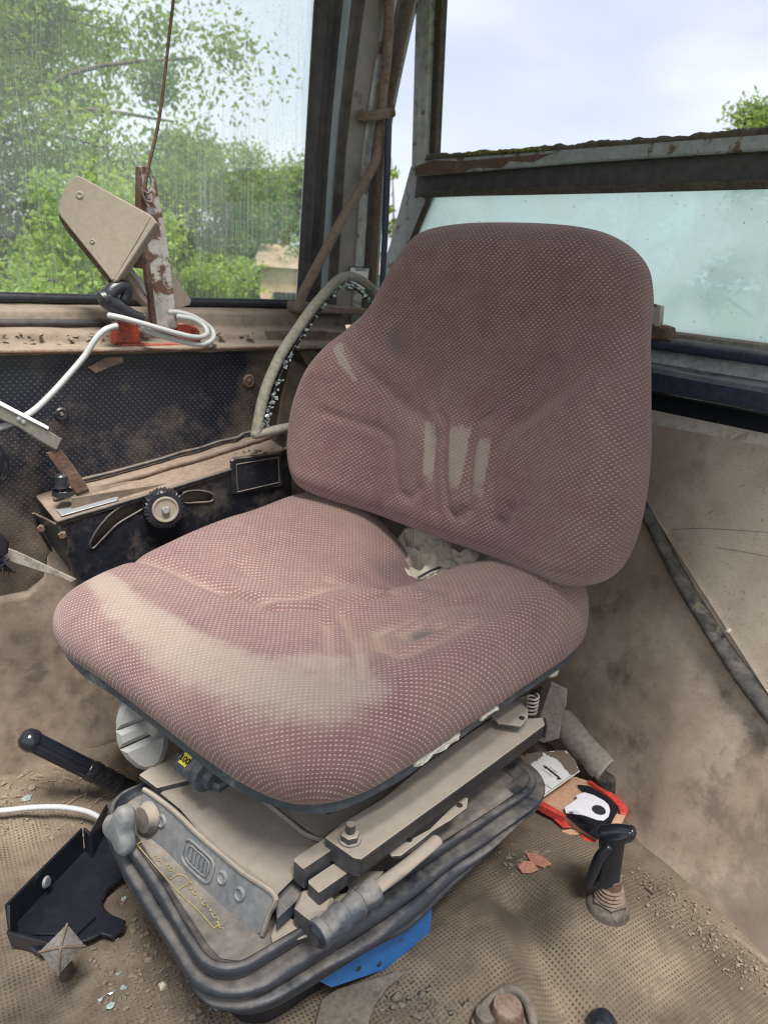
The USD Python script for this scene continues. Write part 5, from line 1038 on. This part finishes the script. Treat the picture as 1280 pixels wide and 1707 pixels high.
# lever with bent bracket
def lvp(px, py, d=0.0): return ony(px, py, 1.235+d)
t = Thing('hand_lever', 'bare metal hand lever with a white edge strip and rusty bent bracket', 'lever', lvp(140, 812))
t.part('arm', slab([lvp(a, b) for a, b in ((-60, 642), (0, 672), (48, 697), (104, 732), (96, 750), (92, 750), (70, 738), (30, 712), (-20, 690), (-60, 668))], .012, .002), 'lever_metal'); t.part('edge_strip', slab([lvp(a, b, -.003) for a, b in ((-60, 638), (0, 669), (82, 712), (81, 717), (0, 676), (-60, 645))], .016, .001), 'white_trim', label='white plastic edge strip')
t.part('bracket', slab([lvp(a, b, .004) for a, b in ((77, 755), (90, 752), (97, 745), (108, 756), (132, 790), (149, 815), (128, 824), (112, 804), (92, 776))], .004, .001), 'rust'); 
for a, b in ((32, 698), (39, 703)): t.part('rivet', lathe([(.0001, .0025), (.003, .002), (.0042, 0)], lvp(a, b, -.0002), (0, -1, 0), 14), 'bright_steel')
single('screw_knob', [lathe([(.0001, .022), (.008, .022), (.0105, .019), (.0105, .004), (.012, 0)], lvp(103, 812, -.02), (0, 0, 1), 12), lathe([(.017, .003), (.017, -.006), (.008, .004)], lvp(105, 820, -.02), (0, 0, 1), 6)], 'black_plastic', 'small black ribbed screw knob at the front of the console top', 'knob')
single('left_knob', trimesh.Trimesh(trimesh.creation.icosphere(4, .042).vertices*np.array([1, .8, 1])+ony(-36, 775, 1.21), trimesh.creation.icosphere(4, 1).faces), 'gloss_black', 'black knob just cut by the left edge of the picture', 'knob', smooth=True)
t = Thing('black_switch', 'black lever end with bristly tip at the left edge', 'switch', ony(0, 930, 1.12)); t.part('body', slab([ony(a, b, 1.12) for a, b in ((-30, 885), (2, 890), (17, 906), (15, 924), (4, 932), (-30, 925))], .03, .005), 'gloss_black'); t.part('bristles', [tube([ony(rng.uniform(-12, 16), rng.uniform(928, 936), 1.125), ony(rng.uniform(-12, 28), rng.uniform(944, 958), 1.12+rng.uniform(-.01, .02))], .0012, 5, 0) for i in range(26)], 'gloss_black', 30, kind='stuff')
single('flat_strap', slab([ony(a, b, 1.155) for a, b in ((8, 912), (30, 920), (128, 966), (118, 972), (108, 966), (28, 940), (5, 930))], .004, .001), 'grey_sheet', 'flat beige metal strap under the front end of the console', 'strap')
# quarter window rubber
YQ = 1.15
def qp(px, py, d=0.0): return ony(px, py, YQ+d)
t = Thing('quarter_window', 'broken quarter window rubber with crumbs of glass left in its groove', 'window', qp(428, 728))
loop = [(427, 722), (437, 670), (450, 630), (470, 588), (495, 550), (522, 512), (548, 482), (566, 465), (584, 460), (604, 468), (624, 486), (650, 520)]
t.part('rubber', tube([qp(a, b, .04*i/11) for i, (a, b) in enumerate(loop)], .0108, 14, 6, flat=.8, jitter=.02), 'olive_rubber', True); t.part('rubber', tube([qp(a, b, d) for a, b, d in ((424, 724, 0), (450, 719, .0), (480, 713, .01), (520, 706, .03))], .0105, 14, 5, flat=.85), 'olive_rubber', True)
inn = spline([qp(a, b, .04*i/10-.002) for i, (a, b) in enumerate([(440, 706), (450, 676), (461, 640), (480, 596), (504, 556), (530, 518), (553, 490), (568, 476), (582, 473), (600, 484), (618, 502)])], 24)
t.part('groove', tube(inn[::6], .0045, 8, 2), 'gloss_black', True)
t.part('glass_crumbs', [chunk(inn[rng.integers(0, len(inn))]+rng.normal(0, .0022, 3)+np.array([0, -.004, 0]), rng.uniform(.0022, .0055), 1200+i, .7) for i in range(150)]+[chunk(qp(444, 704)+rng.normal(0, .004, 3), rng.uniform(.003, .006), 1400+i, .7) for i in range(14)], 'shard_glass', False, kind='stuff')

# ------------------------------------------------------------------ floor things on the left
HB0 = onz(222, 1318, .05); t = Thing('hand_brake', 'black ribbed hand brake grip wrapped in tape at its foot', 'lever', HB0)
def hbp(px, py): return ups(px, py, onz(160, 1290, .06))
G0, G1, G2 = hbp(40, 1229), hbp(148, 1283), hbp(225, 1322); dg = unit(G1-G0); Lh = np.linalg.norm(G1-G0)
a_ = np.linspace(0, 2*math.pi, 48, endpoint=False); rr_ = .0150-.0011*(np.cos(12*a_) > .55)
gr = plate2(np.c_[rr_*np.cos(a_), rr_*np.sin(a_)], Lh*.93, .002); gx_ = unit(np.cross(dg, [0, 0, 1])); gr.apply_transform(frame(G0+dg*Lh*.05, gx_, np.cross(-dg, gx_)))
t.part('grip', gr, 'gloss_black', 25); t.part('grip_end', lathe([(.0001, .006), (.010, .005), (.015, .0), (.0172, -.008), (.0172, -.014), (.0155, -.017)], G0+dg*.002, -dg, 26), 'gloss_black', 40)
t.part('tape', tube([lerp(G1, G2, k) for k in np.linspace(-.02, 1, 9)], [.0155, .0165, .0150, .0162, .0148, .0158, .0145, .0150, .014], 14, 3, jitter=.08), 'black_tape', True); t.part('shaft', tube([G2, lerp(G1, G2, 1.9)-np.array([0, 0, .02])], .010, 12, 0), 'black_plastic', True)
single('floor_hose', tube([onz(a, b, z_) for a, b, z_ in ((-60, 1352, .02), (0, 1352, .022), (50, 1347, .024), (100, 1346, .028), (140, 1352, .03), (162, 1361, .028), (185, 1376, .02))], .0043, 12, 6), 'white_cable', 'pale grey hose lying across the floor to the black tray', 'hose', smooth=True)
BZ, WT = .018, .058
t = Thing('plastic_tray', 'broken black plastic tray with a semicircular cut-out on the floor', 'tray', onz(110, 1500, 0))
bo = [(26, 1560), (20, 1544), (152, 1400), (176, 1366), (196, 1380), (206, 1430), (216, 1458), (196, 1468), (178, 1484), (170, 1500), (174, 1514), (186, 1524), (210, 1534), (206, 1548), (188, 1562), (168, 1556), (148, 1566), (112, 1578), (66, 1592)]
t.part('base', slab([onz(a, b, BZ) for a, b in bo], .006, .0015, toward=up), 'gloss_black')
W0 = [onz(a, b, WT) for a, b in ((11, 1510), (138, 1382), (151, 1393), (180, 1342))]; 
def wpl(p, q, z0, th=.004): return slab([p, q, np.array([q[0], q[1], z0]), np.array([p[0], p[1], z0])], th, .001)
sh = np.array([.012, -.004, 0])
for p, q in ((W0[0], W0[1]), (W0[1], W0[2]), (W0[2], W0[3])): t.part('wall', wpl(p, q, BZ-.004), 'gloss_black')
cA, cB = onz(11, 1514, WT), onz(24, 1560, .044); t.part('wall', hexa([W0[0], onz(14, 1556, .030), onz(22, 1575, .012), onz(26, 1548, .018)], [W0[0]+sh*.3, onz(17, 1556, .030), onz(27, 1575, .012), onz(31, 1548, .018)]), 'gloss_black')
t.part('front_lip', slab([onz(a, b, .034) for a, b in ((12, 1552), (66, 1584), (108, 1572))]+[onz(a, b, .004) for a, b in ((104, 1600), (62, 1600), (20, 1576))], .004, .001), 'gloss_black')
t.part('raised_square', slab([onz(a, b, BZ+.004) for a, b in ((105, 1504), (160, 1528), (128, 1558), (53, 1557))], .004, .001, toward=up), 'gloss_black'); t.part('screw', lathe([(.0001, .003), (.006, .0028), (.008, 0)], lerp(W0[0], W0[1], .42)*np.array([1, 1, 0])+np.array([.004, -.004, .04]), unit(np.array([.6, -.8, .2])), 16), 'blue_grey_plastic')
# gaiter knob
KG = onz(102, 1592, .055)
t = Thing('gear_knob', 'grey leather pyramid gear knob with cross seams', 'knob', fz(108, 1612))
apx = onz(112, 1542, .115); cs = [onz(65, 1588, .072), onz(97, 1626, .055), onz(142, 1578, .070), onz(112, 1541, .085)]
kfn = []
def pyr(u, v):
    # puffy four-sided cushion
    a, b = u*2-1, v*2-1; p = lerp(lerp(cs[0], cs[1], u), lerp(cs[3], cs[2], u), v); hgt = (1-max(abs(a), abs(b))**1.3)*.020+.006*(1-min(abs(a), abs(b))**2)*0
    nn_ = unit(np.cross(cs[2]-cs[0], cs[3]-cs[1])); nn_ = nn_ if nn_@(CAM-cs[0]) > 0 else -nn_; return p+nn_*hgt
t.part('cushion', sheet(pyr, 30, 30, .014), 'gaiter', 50); 
for q in ([pyr(k, k) for k in np.linspace(0, 1, 9)], [pyr(k, 1-k) for k in np.linspace(0, 1, 9)]): t.part('seam', tube(q, .0016, 6, 2), 'brown_pipe', True)
t.part('stem', tube([fz(112, 1622, -.01), onz(105, 1596, .045)], .009, 12, 0), 'grime_dark', True)
# floor hole by the knob, glass and stones
for i, (a, b, r, lab) in enumerate(((45, 1333, .0085, 'clear glass lump left of the hand brake foot'), (185, 1657, .006, 'glass fragment at the top left of the bottom cluster'), (206, 1650, .0055, 'glass fragment at the right of the bottom cluster'), (170, 1668, .006, 'glass fragment at the lower left of the bottom cluster'), (184, 1681, .006, 'lowest glass fragment of the bottom cluster'), (198, 1625, .005, 'glass fragment uppermost in the bottom cluster'), (364, 1681, .008, 'long glass splinter near the tip of the bellows'), (272, 1528, .008, 'glass splinter beside the bellows and the tray'), (206, 1501, .005, 'small glass crumb on the dirt inside the tray cut-out'))):
    single('glass_fragment', chunk(fz(a, b, r*.4), r, 40+i, .6), 'shard_glass', lab, 'glass', group='glass fragments on the floor', smooth=False)
dusty('pale_stone', (.55, .47, .36), (.4, .32, .24), up=0, bias=-.2, contrast=1.4, rough=.8, scale=80)
for i, (a, b, r, lab) in enumerate(((270, 1647, .0085, 'pale flat stone on the dirt left of the bellows'), (322, 1698, .006, 'small grey stone near the bottom edge'), (287, 1586, .006, 'brown clod of earth on the floor left of the bellows'))):
    single('stone', chunk(fz(a, b, r*.4), r, 80+i, .55), 'pale_stone' if i == 0 else 'soil', lab, 'stone', smooth=False)
lit = []
for i in range(900):
    a, b = rng.normal(290, 95), rng.normal(1610, 75)
    if a > 395 or b > 1790 or a < 150+.0*b: continue
    lit.append(chunk(fz(a, b, .001), rng.gamma(2.2, .0008)+.0007, 2000+i, .7))
for i in range(220): lit.append(chunk(fz(rng.uniform(-20, 230), rng.uniform(1290, 1400), .001), rng.gamma(2, .0011)+.0008, 3200+i, .6))
single('soil_crumbs', lit, 'soil', 'crumbled soil and grit scattered over the floor left of the bellows', 'soil', kind='stuff', smooth=False)
stw = []
for i in range(26):
    a, b = rng.uniform(40, 210), rng.uniform(1285, 1345); p = fz(a, b, .004); d = rng.normal(size=3)*np.array([1, 1, .15]); d = unit(d)*rng.uniform(.01, .035); stw.append(tube([p, p+d*.5+np.array([0, 0, .004]), p+d], .0007, 5, 2))
dusty('straw_tone', (.24, .18, .115), (.25, .19, .13), up=0, bias=0, contrast=1, rough=.8, scale=80)
single('straw_bits', stw, 'straw_tone', 'dry straw stalks strewn around the foot of the hand brake', 'straw', kind='stuff', smooth=30)
# ------------------------------------------------------------------ outdoors
GZ = -1.25
gx = np.linspace(-60, 60, 90); GX, GY = np.meshgrid(np.sign(gx)*(np.abs(gx)/60)**2.2*400, np.sign(gx)*(np.abs(gx)/60)**2.2*400, indexing='ij')
GH = GZ+.15*(meshkit.fbm(np.stack([GX*.2, GY*.2, GX*0], -1), 3, 1)-.5)
struct('ground', trimesh.Trimesh(np.stack([GX, GY, GH], -1).reshape(-1, 3), quads(grid_faces(90, 90)), process=False), 'meadow', True)
def tree(name, label, pos, h, crown, nleaf, ls, mat, seed, trunk_r=.14, cat='tree', group=None):
    r = np.random.default_rng(seed); pos = np.array([pos[0], pos[1], GZ]); t = Thing(name, label, cat, pos, group)
    top = pos+np.array([r.normal()*.2, r.normal()*.2, h*.85]); limbs = [tube([pos, lerp(pos, top, .35)+r.normal(size=3)*.08, lerp(pos, top, .7)+r.normal(size=3)*.12, top], [trunk_r, trunk_r*.75, trunk_r*.45, trunk_r*.12], 9, 5)]
    tips = []
    for i in range(26):
        s = r.uniform(.22, .95); a = r.uniform(0, 2*math.pi); b = lerp(pos, top, s)
        rad = crown*(1-.55*abs(s-.45)/.55)*r.uniform(.55, 1.08); e = b+np.array([math.cos(a)*rad, math.sin(a)*rad, r.uniform(.1, .5)*rad]); mid = lerp(b, e, .5)+np.array([0, 0, .12*rad])
        limbs.append(tube([b, mid, e], [trunk_r*.32*(1.1-s), trunk_r*.2*(1.1-s), .012], 6, 4)); tips += [(lerp(b, e, k)+r.normal(size=3)*.12*rad, k) for k in r.uniform(.3, 1.1, 9)]
    t.part('trunk', limbs, 'bark', True)
    C = np.array([q for q, _ in tips]); pick = r.integers(0, len(C), nleaf)
    sz = r.uniform(.12, .40, len(C))*crown*.46
    q = r.normal(size=(nleaf, 3)); q *= (r.uniform(0, 1, nleaf)**(1/2.2)/np.linalg.norm(q, axis=1))[:, None]*1.55; P = C[pick]+q*sz[pick][:, None]*np.array([1, 1, .75])
    d = r.normal(size=(nleaf, 3))+np.array([0, 0, -.3]); d /= np.linalg.norm(d, axis=1, keepdims=True); n = r.normal(size=(nleaf, 3))+np.array([0, 0, .8]); s_ = np.cross(d, n); s_ /= np.linalg.norm(s_, axis=1, keepdims=True)
    L = (ls*r.uniform(.6, 1.3, nleaf))[:, None]
    V = np.stack([P-d*L*.5, P+s_*L*.28-d*L*.05, P+d*L*.55, P-s_*L*.28-d*L*.05], 1).reshape(-1, 3)
    k = np.arange(nleaf)*4; F = np.stack([k, k+1, k+2, k+3], 1)
    t.part('crown', trimesh.Trimesh(V, quads(F), process=False), mat, False)
def far(px, py, dist): d = ray(px, py); d = d/math.hypot(d[0], d[1]); return d[:2]*dist
tree('broadleaf_tree', 'tall dense green tree filling the left of the rainy side window', far(-90, 400, 9.0), 7.0, 2.3, 57800, 0.061, 'leaves_green', 1, .2)
tree('broadleaf_tree', 'farther dense green tree behind the tall tree at the left edge of the window', far(-20, 400, 13.0), 8.5, 2.9, 42000, .085, 'leaves_green', 11, .2)
tree('broadleaf_tree', 'green tree with thin wispy top beyond the rusty upright bar', far(355, 400, 11.5), 4.05, 1.6, 28900, 0.058, 'leaves_blue_green', 2, .12)
tree('yellow_green_tree', 'low yellow-green tree behind the dusty plate at the window', far(70, 400, 7.0), 2.9, 1.3, 28900, 0.050, 'leaves_yellow', 3, .12)
tree('broadleaf_tree', 'mid-height green tree at the right edge of the rainy window', far(480, 400, 13), 4.0, 1.6, 25500, 0.065, 'leaves_green', 4, .12)
tree('yellow_green_tree', 'small yellow-green bush-like tree right of the rusty bar outside', far(300, 400, 8.0), 2.2, 1.0, 15300, 0.047, 'leaves_yellow', 5, .08)
tree('broadleaf_tree', 'green tree between the dusty plate and the corner pillar', far(200, 400, 9.5), 3.5, 1.6, 30600, 0.058, 'leaves_green', 6, .14)
tree('broadleaf_tree', 'dark green tree top peeping over the rear crossbar at far right', far(1318, 300, 13), 5.9, 1.5, 23800, 0.079, 'leaves_blue_green', 7, .14)
tree('sprig_tree', 'leafy branch tips showing in the slit beside the corner pillar', far(662, 300, 11), 3.95, .40, 714, 0.079, 'leaves_green', 8, .03)
hp = far(560, 470, 11.0)
t = Thing('house', 'small peach house with dark windows beyond the lower right of the rainy glass', 'house', (hp[0], hp[1], GZ))
ang = math.atan2(-hp[0], hp[1])
t.part('wall', box((hp[0], hp[1], GZ+.96), (1.9, 2.2, 1.92), ang), 'house_wall', False)
rm = hexa([(-1.05, -1.2, 1.92), (1.05, -1.2, 1.92), (1.05, 0, 2.2), (-1.05, 0, 2.2)], [(-1.05, 1.2, 1.92), (1.05, 1.2, 1.92), (1.05, .02, 2.2), (-1.05, .02, 2.2)])
rm.apply_transform(trimesh.transformations.rotation_matrix(ang, [0, 0, 1])); rm.apply_translation((hp[0], hp[1], GZ)); t.part('roof', rm, 'roof_tile', False)
for k in (-.62, .45):
    c = np.array([hp[0], hp[1], GZ+1.35])+np.array([math.cos(ang)*k+math.sin(ang)*1.1, math.sin(ang)*k-math.cos(ang)*1.1, 0]); t.part('window', box(c, (.34, .08, .55), ang, .02), 'dark_pane', False)

single('added_roof', slab([(-.9, -.20, 1.80), (1.40, -.20, 1.80), (1.40, 1.56, 1.80), (-.9, 1.56, 1.80)], .05, .01, [[(-.45, .10, 1.80), (.50, .10, 1.80), (.50, 1.10, 1.80), (-.45, 1.10, 1.80)]], toward=(0, 0, 1)), 'grey_sheet', 'unseen cab roof added with a made-up hatch opening to shape the light', 'roof')  # added out of view; hatch invented to light the cushion and darken the rear
